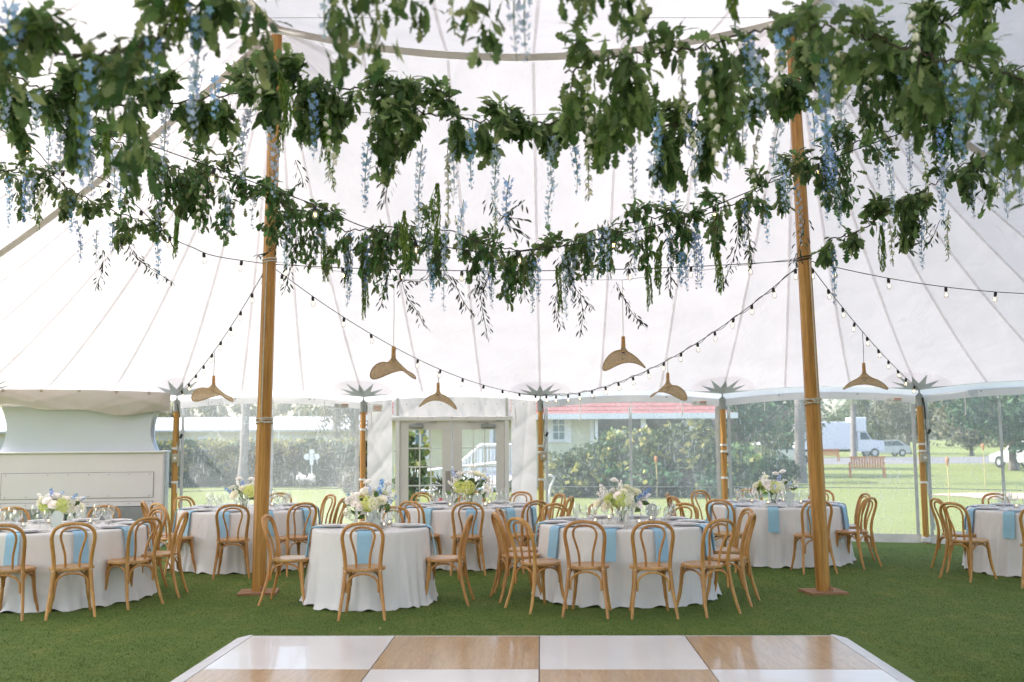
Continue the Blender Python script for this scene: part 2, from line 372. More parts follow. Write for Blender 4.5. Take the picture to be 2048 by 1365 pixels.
def rattan_mat():
    m, t, out = nodes('rattan')
    tc = N(t, 'TexCoord'); sx = N(t, 'SeparateXYZ'); t.links.new(tc.outputs['UV'], sx.inputs[0])
    w1 = N(t, 'Math', _operation='SINE'); k1 = N(t, 'Math', _operation='MULTIPLY'); k1.inputs[1].default_value = 2*PI*46; t.links.new(sx.outputs[0], k1.inputs[0]); t.links.new(k1.outputs[0], w1.inputs[0])
    w2 = N(t, 'Math', _operation='SINE'); k2 = N(t, 'Math', _operation='MULTIPLY'); k2.inputs[1].default_value = 2*PI*26; t.links.new(sx.outputs[1], k2.inputs[0]); t.links.new(k2.outputs[0], w2.inputs[0])
    pr = N(t, 'Math', _operation='MULTIPLY'); t.links.new(w1.outputs[0], pr.inputs[0]); t.links.new(w2.outputs[0], pr.inputs[1])
    mr = N(t, 'MapRange'); mr.inputs['From Min'].default_value = -1; t.links.new(pr.outputs[0], mr.inputs[0])
    nz = noise(t, coords(t), 30, 3)
    c = ramp(t, mr.outputs[0], [(.2, (.40, .26, .125)), (.5, (.62, .43, .23)), (.85, (.74, .55, .33))])
    ml = N(t, 'Mix', _data_type='RGBA', _blend_type='MULTIPLY'); ml.inputs[0].default_value = 1
    t.links.new(c, ml.inputs[6]); t.links.new(ramp(t, nz, [(.3, (.7, .7, .68)), (.7, (1.15, 1.15, 1.15))]), ml.inputs[7])
    p = N(t, 'BsdfPrincipled'); p.inputs['Roughness'].default_value = .65; t.links.new(ml.outputs[2], p.inputs['Base Color'])
    t.links.new(bumpn(t, mr.outputs[0], .6, .004), p.inputs['Normal'])
    tr = N(t, 'BsdfTranslucent'); t.links.new(ml.outputs[2], tr.inputs[0]); tp = N(t, 'BsdfTransparent')
    m1 = N(t, 'MixShader'); m1.inputs[0].default_value = .4; t.links.new(p.outputs[0], m1.inputs[1]); t.links.new(tr.outputs[0], m1.inputs[2])
    m2 = N(t, 'MixShader'); g = N(t, 'Math', _operation='LESS_THAN'); g.inputs[1].default_value = .13; t.links.new(mr.outputs[0], g.inputs[0])
    g2 = N(t, 'Math', _operation='MULTIPLY'); g2.inputs[1].default_value = .6; t.links.new(g.outputs[0], g2.inputs[0])
    t.links.new(g2.outputs[0], m2.inputs[0]); t.links.new(m1.outputs[0], m2.inputs[1]); t.links.new(tp.outputs[0], m2.inputs[2])
    t.links.new(m2.outputs[0], out.inputs[0]); return m
MT['rattan'] = rattan_mat()
def linen_mat():
    m, t, out = nodes('creased_linen'); co = coords(t)
    cr = noise(t, coords(t, (1, 1, .6)), 4.5, 6, .62, 1.2); wv = noise(t, co, 170, 3)
    c = ramp(t, noise(t, co, 3, 4), [(.3, (.77, .745, .75)), (.7, (.82, .795, .80))])
    p = N(t, 'BsdfPrincipled'); p.inputs['Roughness'].default_value = .9; p.inputs['Sheen Weight'].default_value = .15; t.links.new(c, p.inputs['Base Color'])
    b0 = bumpn(t, cr, .32, .05); b = N(t, 'Bump'); b.inputs['Strength'].default_value = .12; b.inputs['Distance'].default_value = .01
    t.links.new(wv, b.inputs['Height']); t.links.new(b0, b.inputs['Normal']); t.links.new(b.outputs[0], p.inputs['Normal'])
    t.links.new(p.outputs[0], out.inputs[0]); return m
MT['cloth'] = linen_mat()
# ---------------------------------------------------------------- the ground
g = MB().add([(-700, -300, 0), (700, -300, 0), (700, 1100, 0), (-700, 1100, 0)], [(0, 1, 2, 3)]).build('lawn', MT['lawn'], smooth=False); g['kind'] = 'structure'
asph = pmat('asphalt', (.17, .165, .16), .9, var=.15, vs=2)
rd = MB().add([(9, 66, .004), (160, 74, .004), (160, 98, .004), (9, 90, .004)], [(0, 1, 2, 3)]).build('road', asph, smooth=False); rd['kind'] = 'structure'
sand = pmat('bunker_sand', (.46, .33, .25), .95, var=.12, vs=3, bump=.3, bs=30)
nb = 28; mb = MB(); vs = [(14.7, 29.2, .02)]
for k in range(nb):
    a = 2*PI*k/nb; q = 1+.12*math.sin(3*a+1)+.08*math.sin(5*a); vs.append((14.7+2.3*q*math.cos(a), 29.2+1.6*q*math.sin(a), .012))
mb.add(vs, [(0, 1+k, 1+(k+1) % nb) for k in range(nb)])
bk = mb.build('sand_bunker', sand); bk['kind'] = 'structure'

# ---------------------------------------------------------------- the tent
PZ, EZ = 6.5, 2.45
LF, RF, RN, LN = Vector((-2.72, 11.2, PZ)), Vector((3.25, 11.0, PZ)), Vector((3.25, 4.9, PZ)), Vector((-2.72, 4.9, PZ))
PER = [(-9.2, 12.5), (-8.3, 15.4), (-5.55, 16.5), (-2.6, 17.4), (.49, 17.5), (3.58, 17.0), (6.57, 16.1), (9.1, 14.35), (10.3, 11.7), (10.5, 8.7), (10.3, 5.7), (9.2, 2.9), (6.8, .6), (3.7, -.7), (.45, -1.1), (-2.8, -.7), (-5.9, .5), (-8.4, 2.9), (-9.6, 6.0), (-9.8, 9.3)]
NP = len(PER)
def eave(q):
    i = int(math.floor(q)) % NP; f = q-math.floor(q); a, b = PER[i], PER[(i+1) % NP]
    return Vector((a[0]+(b[0]-a[0])*f, a[1]+(b[1]-a[1])*f, EZ+.09*4*f*(1-f)))
def ridge(a, b, f):
    p = a.lerp(b, f); p.z -= .40*4*f*(1-f); return p
def inner(q):
    if q <= 3: return LF.copy()
    if q < 5: return ridge(LF, RF, (q-3)/2)
    if q <= 8: return RF.copy()
    if q < 10: return ridge(RF, RN, (q-8)/2)
    if q <= 13: return RN.copy()
    if q < 15: return ridge(RN, LN, (q-13)/2)
    if q <= 18: return LN.copy()
    return ridge(LN, LF, (q-18)/2)
def roof(q, t, dz=0):
    a, b = inner(q), eave(q)
    p = a.lerp(b, t); f = .66*(1-t)+.34*(1-t)**2; p.z = b.z+(a.z-b.z)*f+dz; return p
_c = Vector((.35, 8, 0)); _pg = [_c+(Vector((*q, 0))-_c)*1.012 for q in PER]
pg = MB().add([(q.x, q.y, .004) for q in _pg], [tuple(range(NP-1, -1, -1))]).build('shaded_turf', MT['turf'], smooth=False); pg['kind'] = 'structure'  # dark grass sheet in the tent's outline, standing in for its shade
tent = thing('sailcloth_tent', 'white sailcloth tent roof with pale seams fanning down from its two wooden masts', 'tent', (0.35, 8, EZ))
def tp(mb): return mb.xf(Matrix.Translation((-.35, -8, -EZ)))
nq = NP*3
t0 = lambda q: .012 if (q <= 3 or 5 <= q <= 8 or 10 <= q <= 13 or 15 <= q <= 18) else 0
for k in range(nq):
    q0 = k/3; q1 = q0+1/3
    mb = MB().grid(3, 14, lambda u, v, a=q0, b=q1: roof(a+(b-a)*u, t0(a+(b-a)*u)+(1-t0(a+(b-a)*u))*v, -.015*math.sin(PI*u)*math.sin(PI*v)))
    tp(mb).build('roof_panel', MT['roof'], tent)
    # overlapped seam along the panel edge
    mb = MB(); pts = [roof(q0, .012+.988*j/16, -.006) for j in range(17)]
    side = (eave(q0+.01)-eave(q0-.01)); side.z = 0; side.normalize()
    vs = []
    for j, p in enumerate(pts): w = .019; vs += [p-side*w, p+side*w]
    mb.add(vs, [(2*j, 2*j+1, 2*j+3, 2*j+2) for j in range(16)])
    tp(mb).build('seam_tape', MT['seam'], tent)
def cap(u, v, dz=0):
    a = ridge(LN, RN, u); b = ridge(LF, RF, u); z = PZ-.40*4*u*(1-u)-.36*4*v*(1-v)
    p = a.lerp(b, v); p.z = z+dz; return p
for k in range(6):
    mb = MB().grid(4, 16, lambda u, v, k=k: cap((k+u)/6, v)); tp(mb).build('roof_panel', MT['roof'], tent)
    if k:
        mb = MB(); vs = []
        for j in range(17): p = cap(k/6, j/16, -.006); vs += [p-Vector((.019, 0, 0)), p+Vector((.019, 0, 0))]
        mb.add(vs, [(2*j, 2*j+1, 2*j+3, 2*j+2) for j in range(16)]); tp(mb).build('seam_tape', MT['seam'], tent)
def webbing(pts, w, axis):
    mb = MB(); vs = []
    for p in pts:
        for (s, z) in ((-1, 0), (1, 0), (1, -.012), (-1, -.012)): vs.append(p+axis*(w*s)+Vector((0, 0, z)))
    n = len(pts); fs = []
    for j in range(n-1):
        for k in range(4): fs.append((4*j+k, 4*j+(k+1) % 4, 4*j+4+(k+1) % 4, 4*j+4+k))
    mb.add(vs, fs); tp(mb).build('ridge_webbing', MT['web'], tent, smooth=False)
dn = Vector((0, 0, -.02))
webbing([ridge(LF, RF, j/24)+dn for j in range(25)], .062, Vector((0, 1, -.35)).normalized())
webbing([ridge(LN, RN, j/24)+dn for j in range(25)], .062, Vector((0, 1, .35)).normalized())
webbing([ridge(LN, LF, j/24)+dn for j in range(25)], .062, Vector((1, 0, 0)))
webbing([ridge(RN, RF, j/24)+dn for j in range(25)], .062, Vector((1, 0, 0)))
for q in (0, 8, 10, 18):
    sd = (eave(q+.1)-eave(q-.1)); sd.z = 0; sd.normalize()
    webbing([roof(q, .012+.988*j/24, -.02) for j in range(25)], .06, sd)
# eave band bay by bay
for i in range(NP):
    mb = MB()
    for (z0, z1, o) in ((-.004, -.075, .0), (-.075, -.10, .006)):
        mb.grid(10, 1, lambda u, v: eave(i+.002+.996*u)+Vector((0, 0, z0+(z1-z0)*v)))
    tp(mb).build('eave_band', MT['web'] if False else MT['seam'], tent, smooth=False)
# reinforcement patches with a star over every side pole
def roofn(q, s, d):
    """point on the roof s metres along the eave from pole q and d metres up the slope"""
    i = q; a = Vector((*PER[i % NP], 0)); nx = Vector((*PER[(i+1) % NP], 0)); pv = Vector((*PER[(i-1) % NP], 0))
    L = (nx-a).length if s > 0 else (a-pv).length
    qq = i+s/L; run = (eave(qq)-inner(qq)); rl = math.hypot(run.x, run.y)
    return roof(qq, max(0, 1-d/rl))
for i in range(NP):
    mb = MB(); n = 18; vs = [roofn(i, 0, .02)+Vector((0, 0, -.012))]
    for k in range(n+1):
        a = PI*k/n; vs.append(roofn(i, .54*math.cos(a), .02+.54*math.sin(a))+Vector((0, 0, -.012)))
    mb.add(vs, [(0, k+1, k+2) for k in range(n)])
    pt = tp(mb).build('reinforcement_patch', MT['patch'], tent)
    mb = MB(); vs = [roofn(i, 0, .03)+Vector((0, 0, -.022))]; m = 7
    for k in range(m*2-1):
        a = PI*(k+.5)/(2*m-1) if False else PI*(k)/(2*m-2)
        r_ = (.50, .44)[(k//2) % 2] if k % 2 == 0 else .21
        if k in (0, 2*m-2): r_ = .50
        vs.append(roofn(i, r_*math.cos(a), .03+r_*math.sin(a))+Vector((0, 0, -.022)))
    mb.add(vs, [(0, k+1, k+2) for k in range(2*m-2)])
    tp(mb).build('star', MT['star'], pt, smooth=False)
for P_ in (LF, RF):   # toothed reinforcement round the mast heads
    mb = MB(); n = 24; vs = []
    for k in range(n):
        a = 2*PI*k/n; rr = .75 if k % 2 else .62
        vs += [(P_.x+.10*math.cos(a), P_.y+.10*math.sin(a), P_.z-.09), (P_.x+rr*math.cos(a), P_.y+rr*math.sin(a), P_.z-.09-rr*(.62 if math.sin(a) > -.3 and abs(math.cos(a)) < .93 else .42))]
    mb.add(vs, [(2*k, 2*k+1, 2*((k+1) % n)+1, 2*((k+1) % n)) for k in range(n)])
    tp(mb).build('mast_head_patch', MT['patch'], tent, smooth=False)

# ---------------------------------------------------------------- masts
def mast(base, top, label, tie_z, ring_z):
    t = thing('wooden_mast', label, 'tent pole', (base[0], base[1], 0), 0, 'tall wooden masts of the tent')
    L = Vector((top[0]-base[0], top[1]-base[1], top[2]))
    mb = MB(); prof = [(.03, .074), (1.2, .083), (3.2, .076), (top[2], .060)]; n = 8; vs = []
    for (z, r) in prof:
        c = L*(z/top[2])
        for k in range(n):
            a = 2*PI*(k+.5)/n; rr = r*(1.02 if k % 2 else 1.02); vs.append((c.x+rr*math.cos(a), c.y+rr*math.sin(a), z))
    mb.add(vs, [(i*n+k, i*n+(k+1) % n, (i+1)*n+(k+1) % n, (i+1)*n+k) for i in range(3) for k in range(n)]+[tuple(range(n-1, -1, -1)), tuple(range(3*n, 4*n))])
    mb.build('shaft', MT['pole'], t, sharp=20)
    MB().box((0, 0, .016), (.42, .36, .032), .12, .004).build('base_plate', MT['plate_wood'], t, smooth=False)
    MB().box((.06, -.09, .06), (.03, .02, .06)).build('wedge', MT['plate_wood'], t, smooth=False)
    side = -1 if base[0] < 0 else 1
    c = lambda z: L*(z/top[2])
    ro = [c(z)+Vector((-.012 if side < 0 else .035, -.088 if z < 3.4 else -.08, 0)) for z in [tie_z+.02+(ring_z-tie_z-.02)*k/10 for k in range(11)]]
    MB().tube(ro, .0065, 6).build('rope', MT['rope'], t)
    mb = MB()
    for dz, tl in ((0, .015), (.018, -.012), (.04, .02), (.055, -.015)):
        mb.tube([c(tie_z+dz)+Vector((.092*math.cos(a), .092*math.sin(a), tl*math.cos(a+1))) for a in [2*PI*k/20 for k in range(20)]], .0065, 5, closed=True)
    mb.tube([c(tie_z)+Vector((-.02, -.095, .06)), c(tie_z)+Vector((0, -.107, .03)), c(tie_z)+Vector((.03, -.095, -.005)), c(tie_z)+Vector((.0, -.106, .01)), c(tie_z)+Vector((-.03, -.096, .05))], .007, 5)
    mb.build('rope_tie', MT['rope'], t)
    mb = MB()
    for dz in (0, .03): mb.tube([c(ring_z+dz)+Vector((.079*math.cos(a), .079*math.sin(a), .012*math.cos(a))) for a in [2*PI*k/20 for k in range(20)]], .008, 5, closed=True)
    mb.build('wire_loop', MT['black'] if side > 0 else MT['rope'], t)
    return t
mast((-2.82, 11.23), (-2.72, 11.2, 6.42), 'tall varnished wooden mast on a square board left of the small front table', 1.88, 3.71)
mast((3.36, 11.02), (3.22, 11.0, 6.42), 'tall varnished wooden mast on a square board in front of the right rear table', 2.05, 3.66)

# ---------------------------------------------------------------- side poles
POLES = {1: 'side pole at the far left corner beyond the white cabinet', 2: 'wooden side pole just right of the white cabinet with a grey outlet box', 3: 'wooden side pole left of the double doors beside the white canvas',
         4: 'wooden side pole right of the double doors with a cable and tan outlet box', 5: 'wooden side pole behind the right rear table tied with white straps', 6: 'wooden side pole near the lawn bench with a box and black cable', 7: 'wooden side pole at the far right edge of the tent'}
for i, lab in POLES.items():
    x, y = PER[i]; y -= .02
    t = thing('side_pole', lab, 'tent pole', (x, y, 0), 0, 'wooden side poles along the clear wall')
    mb = MB(); n = 8; vs = []
    for (z, r) in ((0, .047), (2.22, .05)):
        for k in range(n): a = 2*PI*(k+.5)/n; vs.append((r*math.cos(a), r*math.sin(a), z))
    mb.add(vs, [(k, (k+1) % n, n+(k+1) % n, n+k) for k in range(n)]+[tuple(range(n-1, -1, -1)), tuple(range(n, 2*n))]).build('shaft', MT['pole2'], t, sharp=20)
    MB().lathe([(.054, 2.18), (.054, 2.36), (.03, 2.38), (.012, 2.40), (.012, 2.47)], 12).build('metal_cap', MT['iron'], t)
    for z in (.95+.03*(i % 3), 1.45, 1.56) if i != 3 else (1.0, 1.86):
        mb = MB(); mb.lathe([(.056, z), (.058, z+.018), (.056, z+.034)], 12, capb=False, capt=False)
        mb.box((.055, -.03, z-.08), (.022, .006, .17)); mb.box((.035, -.058, z+.01), (.03, .02, .03))
        mb.build('strap', MT['strap'], t)
    if i in (2, 4, 6):
        bz = {2: 1.42, 4: 1.40, 6: 1.36}[i]; bx = {2: .03, 4: .05, 6: 0}[i]
        b = MB().box((bx, -.075, bz), (.115, .05, .15), 0, .008).build('outlet_box', MT['box'], t, smooth=False)
        MB().lathe([(.0, 0), (.024, 0), (.024, .012), (0, .012)], 14).xf(Matrix.Translation((bx, -.102, bz)) @ Matrix.Rotation(R(90), 4, 'X')).build('socket', MT['strap'], b)
        mb = MB(); mb.tube(catrom([(.03, -.055, 2.3), (.065, -.05, 2.1), (.055, -.06, 1.85), (.075, -.05, 1.68), (.05, -.065, bz+.07)], 6), .006, 6)
        if i == 6: mb.tube(catrom([(.03, -.055, 2.32), (.05, -.06, 2.15), (.055, -.06, 1.98)], 6), .014, 6)
        mb.build('cable', MT['black'], t)
        mb = MB(); mb.lathe([(.018, 0), (.022, .03), (.022, .07), (.012, .08)], 10).xf(Matrix.Translation((.09, -.06, 1.74)) @ Matrix.Rotation(R(25), 4, 'Y')); mb.build('lamp_socket', MT['black'], t)
        mb = MB()
        for q in range(3): mb.tube([(.07+.035*math.cos(a), -.07, bz+.16+.03*q+.045*math.sin(a)) for a in [2*PI*k/12 for k in range(12)]], .004, 5, closed=True)
        mb.build('coiled_wire', MT['silver'], t)
    if i == 6: MB().box((0, 0, .06), (.13, .11, .10), 0, .02).build('wrapped_foot', MT['strap'], t, smooth=False)

# ---------------------------------------------------------------- clear walls
orange = pmat('label_orange', (.60, .20, .10), .6); lgrey = pmat('label_grey', (.35, .35, .37), .6)
def clear_wall(i, label, wob=0):
    a = Vector((*PER[i], 0)); b = Vector((*PER[i+1], 0)); d = (b-a); L = d.length; rz = math.atan2(d.y, d.x)
    t = thing('clear_wall', label, 'clear vinyl wall', (a.x, a.y, 0), rz, 'clear vinyl walls of the tent')
    off = .05
    def pt(u, v):
        x = .05+(L-.1)*u; z = .02+(2.37+.09*4*u*(1-u)-.02)*v
        return (x, off+.018*math.sin(9*u+3*v)*math.sin(PI*u)+.012*math.sin(23*u+5*v+i), z)
    MB().grid(30, 14, pt).build('vinyl_sheet', MT['vinyl'], t)
    MB().grid(16, 2, lambda u, v: (.05+(L-.1)*u, off-.022+.01*math.sin(11*u), 2.235+.09*4*u*(1-u)+.125*v)).build('top_hem', MT['wallcloth'], t)
    MB().grid(16, 2, lambda u, v: (.05+(L-.1)*u, off-.025-.02*(1-v)+.008*math.sin(14*u), .006+.135*v)).build('bottom_hem', MT['strap'], t)
    for u in ((.5,) if i != 6 else (.38,)):
        MB().box((L*u, off-.024, 1.18), (.045, .006, 2.1)).build('seam_strip', MT['vinyl_edge'], t, smooth=False)
    for x in (.10, L-.10): MB().box((x, off-.024, 1.18), (.05, .006, 2.1)).build('edge_strip', MT['vinyl_edge'], t, smooth=False)
    MB().box((L/2, off-.027, .87), (L-.15, .004, .012)).build('cross_seam', MT['vinyl_edge'], t, smooth=False)
    for u in (.22, .5, .78):
        l = .30+.06*math.sin(i*3+u*9)
        MB().tube([(L*u, off-.05, 2.38), (L*u+.015, off-.06, 2.38-l*.6), (L*u+.005, off-.055, 2.38-l)], [.009, .011, .012], 5).build('tie_strap', MT['strap'], t)
    for u in (.3, .7):
        MB().lathe([(0, 0), (.014, 0), (.014, .006), (0, .006)], 10).xf(Matrix.Translation((L*u, off-.035, 2.40)) @ Matrix.Rotation(R(90), 4, 'X')).build('grommet', MT['iron'], t)
    lb = MB().box((L-.38, off-.034, 2.29), (.25, .004, .075)).build('care_label', MT['strap'], t, smooth=False)
    MB().box((L-.32, off-.038, 2.312), (.11, .003, .018)).build('red_heading', orange, lb, smooth=False)
    mb = MB()
    for k in range(4): mb.box((L-.33+.01*(k % 2), off-.038, 2.295-.009*k), (.12, .003, .003))
    for k in range(4): mb.box((L-.455, off-.038, 2.315-.012*k), (.06, .003, .004))
    mb.build('printed_lines', lgrey, lb, smooth=False)
    return t
clear_wall(2, 'clear vinyl wall panel looking out on the trimmed hedge and white cross')
clear_wall(4, 'clear vinyl wall panel in front of the red roofed house and leafy bushes')
clear_wall(5, 'clear vinyl wall panel looking out on the truck and orange bench')
clear_wall(6, 'clear vinyl wall panel at far right in front of torches and bunker')
# gathered clear curtain between the cabinet and the pole
a = Vector((*PER[1], 0)); b = Vector((*PER[2], 0)); d = (b-a).normalized()
cu = thing('gathered_clear_curtain', 'gathered clear vinyl curtain hanging between the white cabinet and wooden side pole', 'clear curtain', (b.x-d.x*.40, b.y-d.y*.40, 0), math.atan2(d.y, d.x))
MB().grid(40, 10, lambda u, v: (-.02+.36*u+.02*math.sin(5*v), .10+.05*math.sin(31*u+1.5*v)*(1-.4*v), .03+2.32*v)).build('vinyl_folds', MT['vinyl'], cu)
MB().grid(12, 6, lambda u, v: (.0+.05*u, .02+.02*math.sin(9*u), .05+2.25*v)).build('curtain_edge', MT['vinyl_edge'], cu)

# ---------------------------------------------------------------- door bay
a = Vector((*PER[3], 0)); b = Vector((*PER[4], 0)); d = b-a; L = d.length; rz = math.atan2(d.y, d.x)
def wrink(seed):
    r_ = random.Random(seed); ps = [(r_.uniform(1, 7), r_.uniform(-5, 5), r_.uniform(0, 6), r_.uniform(.002, .009)) for _ in range(8)]
    return lambda x, z: sum(am*(1-abs(math.sin(fx*x+fz*z+ph)))**4 for fx, fz, ph, am in ps)
w1 = wrink(3)
def cw(name, x0, x1, z0, z1, label, sd):
    w = wrink(sd); t = thing(name, label, 'canvas panel', (a.x, a.y, 0), rz)
    MB().grid(int(14+30*(x1-x0)), int(14+18*(z1-z0)), lambda u, v: (x0+(x1-x0)*u, .04-w(x0+(x1-x0)*u, z0+(z1-z0)*v)*1.3, z0+(z1-z0)*v+(.09*4*((x0+(x1-x0)*u)/L)*(1-(x0+(x1-x0)*u)/L))*v*(1 if z1 > 2.3 else 0))).build('canvas_sheet', MT['wallcloth'], t)
    mb = MB()
    n = max(2, int((x1-x0)/.2))
    for k in range(n+1): mb.box((x0+.04+(x1-x0-.08)*k/n, -.01, z1-.05), (.016, .012, .016))
    mb.build('grommets', MT['iron'], t, kind='stuff')
    MB().tube([(x0+.06, -.03, z1-.1), (x0+.08, -.04, z1-.3), (x0+.07, -.03, z1-.45)], .011, 5).build('tie_strap', MT['strap'], t)
    return t
lw = cw('canvas_side_panel', .07, .50, .02, 2.36, 'wrinkled white canvas panel left of the double doors with a printed label', 5)
lb = MB().box((.25, -.03, 2.25), (.17, .004, .13)).build('care_label', MT['strap'], lw, smooth=False)
mb = MB()
for k in range(4): mb.box((.25, -.034, 2.28-.022*k), (.13-.02*(k % 2), .003, .008))
mb.build('printed_lines', orange, lb, smooth=False)
cw('canvas_side_panel', 2.58, L-.07, .02, 2.36, 'wrinkled white canvas panel right of the double doors by the cable pole', 8)
cw('canvas_header_panel', .52, 2.57, 2.10, 2.36, 'white canvas panel stretched above the double doors', 13)
dr = thing('double_door', 'pair of glazed off-white doors in an aluminium frame at the back of tent', 'door', (a.x, a.y, 0), rz)
MB().box((1.545, -.02, 2.06), (2.12, .10, .075), 0, .006).build('header_beam', MT['alu'] if False else MT['white'], dr, smooth=False)
for x in (.60, 2.50): MB().box((x, -.02, 1.01), (.075, .085, 2.02), 0, .004).build('jamb', MT['white'], dr, smooth=False)
for x in (.60, 2.50): MB().box((x, -.03, 2.26), (.045, .045, .33), 0, .003).build('upright_post', MT['alu'], dr, smooth=False)
mb = MB()
for k in range(7): mb.lathe([(0, 0), (.009, 0), (.009, .006), (0, .006)], 8).v
mb = MB()
for x in (.95, 1.2, 1.55, 1.8, 2.4): mb.box((x, -.074, 2.075), (.014, .008, .014))
mb.build('bolts', MT['line'], dr, smooth=False, kind='stuff')
def leaf_door(x0, x1, push):
    w = x1-x0; y = .0; st = .15; hi = 2.01
    dl = MB()
    pl = .145 if push > 0 else .165; prr = .165 if push > 0 else .145
    dl.box((x0+pl/2, y, hi/2), (pl, .045, hi)); dl.box((x1-prr/2, y, hi/2), (prr, .045, hi))
    dl.box(((x0+pl+x1-prr)/2, y, hi-.07), (x1-prr-x0-pl, .044, .14)); dl.box(((x0+pl+x1-prr)/2, y, .13), (x1-prr-x0-pl, .044, .26))
    o = dl.build('door_leaf', MT['offwhite'], dr, smooth=False)
    gx0, gx1, gz0, gz1 = x0+pl, x1-prr, .26, hi-.14
    MB().box(((gx0+gx1)/2, y+.004, (gz0+gz1)/2), (gx1-gx0, .006, gz1-gz0)).build('pane', MT['pane'], o, smooth=False)
    for k in (1, 2): MB().box((gx0+(gx1-gx0)*k/3, y-.008, (gz0+gz1)/2), (.022, .016, gz1-gz0)).build('muntin', MT['white'], o, smooth=False)
    for k in (1, 2, 3, 4): MB().box(((gx0+gx1)/2, y-.010, gz0+(gz1-gz0)*k/5), (gx1-gx0, .016, .022)).build('muntin', MT['white'], o, smooth=False)
    px = x1-.062 if push > 0 else x0+.062
    MB().box((px, y-.026, .955), (.09, .006, .40), 0, .002).build('push_plate', MT['steel'], o, smooth=False)
    cx = x0+.28 if push > 0 else x1-.28
    mb = MB(); mb.box((cx, y-.05, 1.93), (.25, .055, .06), 0, .01); mb.box((cx, y-.05, 1.955), (.1, .05, .03), 0, .008); mb.tube([(cx, y-.08, 1.98), (cx+.16*push, y-.11, 2.0), (cx+.36*push, y-.05, 2.005)], .009, 6)
    mb.build('door_closer', MT['iron'], o, smooth=False)
leaf_door(.642, 1.54, 1); leaf_door(1.556, 2.458, -1)
for x in (.638, 1.548, 2.462): MB().box((x, -.018, 1.0), (.007, .004, 2.0)).build('gap_strip', MT['line'], dr, smooth=False)

# ---------------------------------------------------------------- the white cabinet with its hood
ca = math.atan2(PER[2][1]-PER[1][1], PER[2][0]-PER[1][0])*.55
cab = thing('air_unit_cabinet', 'large white metal cabinet with mesh grilles and bolted panel behind the left front table', 'cabinet', (-6.93, 15.95, 0), ca)
W2 = 1.30
MB().box((0, .4, .755), (2*W2, .8, 1.51), 0, .01).build('cabinet_body', MT['cabinet'], cab, smooth=False)
MB().box((0, .385, 1.525), (2*W2+.04, .85, .03), 0, .008).build('top_edge', MT['white'], cab, smooth=False)
def framed(x0, x1, z0, z1, name):
    p = MB().box(((x0+x1)/2, -.006, (z0+z1)/2), (x1-x0, .012, z1-z0), 0, .003).build(name, MT['cabinet'], cab, smooth=False)
    mb = MB(); g = .006
    for (cx, cz, dx, dz) in (((x0+x1)/2, z1+g/2, x1-x0+2*g, g), ((x0+x1)/2, z0-g/2, x1-x0+2*g, g), (x0-g/2, (z0+z1)/2, g, z1-z0), (x1+g/2, (z0+z1)/2, g, z1-z0)): mb.box((cx, -.002, cz), (dx, .005, dz))
    mb.build('seam_gap', MT['line'], p, smooth=False)
    xs = [x0+.06+(x1-x0-.12)*k/7 for k in range(8)]
    for x in xs:
        for z in (z1-.03, z0+.03):
            if random.random() < .8: MB().box((x, -.016, z), (.016, .01, .016), 0, .004).build('bolt', MT['steel'], p, smooth=False)
    return p
framed(-1.10, 1.16, .80, 1.20, 'bolted_panel')
gp = framed(-1.10, 1.16, .22, .735, 'grille_panel')
def grille(x0, x1, z0, z1):
    c = MB().box(((x0+x1)/2, -.0145, (z0+z1)/2), (x1-x0, .004, z1-z0)).build('grille_shade', MT['mesh_shade'], gp, smooth=False)  # flat dark sheet painted as the shade behind the mesh
    mb = MB(); s = .026; h = .016; w = .0042
    nz = int((z1-z0)/h)
    for r_ in range(nz):
        z = z0+h*r_; o = 0 if r_ % 2 == 0 else s/2; n = int((x1-x0-s)/s)
        for k in range(n):
            xa = x0+o+k*s; zt = z+h
            for (p, q) in (((xa, z), (xa+s/2, zt)), ((xa+s/2, zt), (xa+s, z))):
                mb.add([(p[0], -.019, p[1]-w), (q[0], -.019, q[1]-w), (q[0], -.019, q[1]+w), (p[0], -.019, p[1]+w)], [(0, 1, 2, 3)])
    mb.build('expanded_mesh', MT['grille'], gp, smooth=False, kind='stuff')
grille(-1.02, -.12, .33, .64); grille(.16, 1.08, .30, .665)
# pale blue neck, waisted, between cabinet and tan hood
mb = MB(); m = 16; prof = []
for k in range(m+1):
    v = k/m; z = 1.54+.72*v; hw = 1.165-.085*math.sin(PI*min(1, v*1.05))**.8; prof.append((hw, z))
vs = []
for hw, z in prof: vs += [(-hw, .06, z), (hw, .06, z), (hw, .62, z), (-hw, .62, z)]
fs = [(4*k+j, 4*k+(j+1) % 4, 4*k+4+(j+1) % 4, 4*k+4+j) for k in range(m) for j in range(4)]
MB().add(vs, fs+[(3, 2, 1, 0), (4*m, 4*m+1, 4*m+2, 4*m+3)]).build('waisted_neck', MT['neck'], cab, sharp=50)
hw_ = wrink(21)
hood = thing('canvas_hood', 'tan canvas valance with brass grommets hung along the tent edge above the cabinet', 'canvas valance', (-6.93, 15.95, 0), math.atan2(PER[2][1]-PER[1][1], PER[2][0]-PER[1][0])*.8)
def hoodpt(u, v):
    x = -1.36+2.74*u; sagb = .045*math.sin(6*u+.6)+.03*math.sin(15*u); z = 2.53-.30*(1-v)-.09*u*(1-v)*.4+sagb*(1-v)-.03*(2*u-1)**2-.02*u
    y = -.14-.05*math.sin(PI*v)+hw_(x*.9, z*2.2)*-2.6*(1-.5*v)+.25*max(0, abs(2*u-1)-.9)/.1*.6
    return (x, y, z)
MB().grid(70, 16, hoodpt).build('canvas_sheet', MT['tan'], hood)
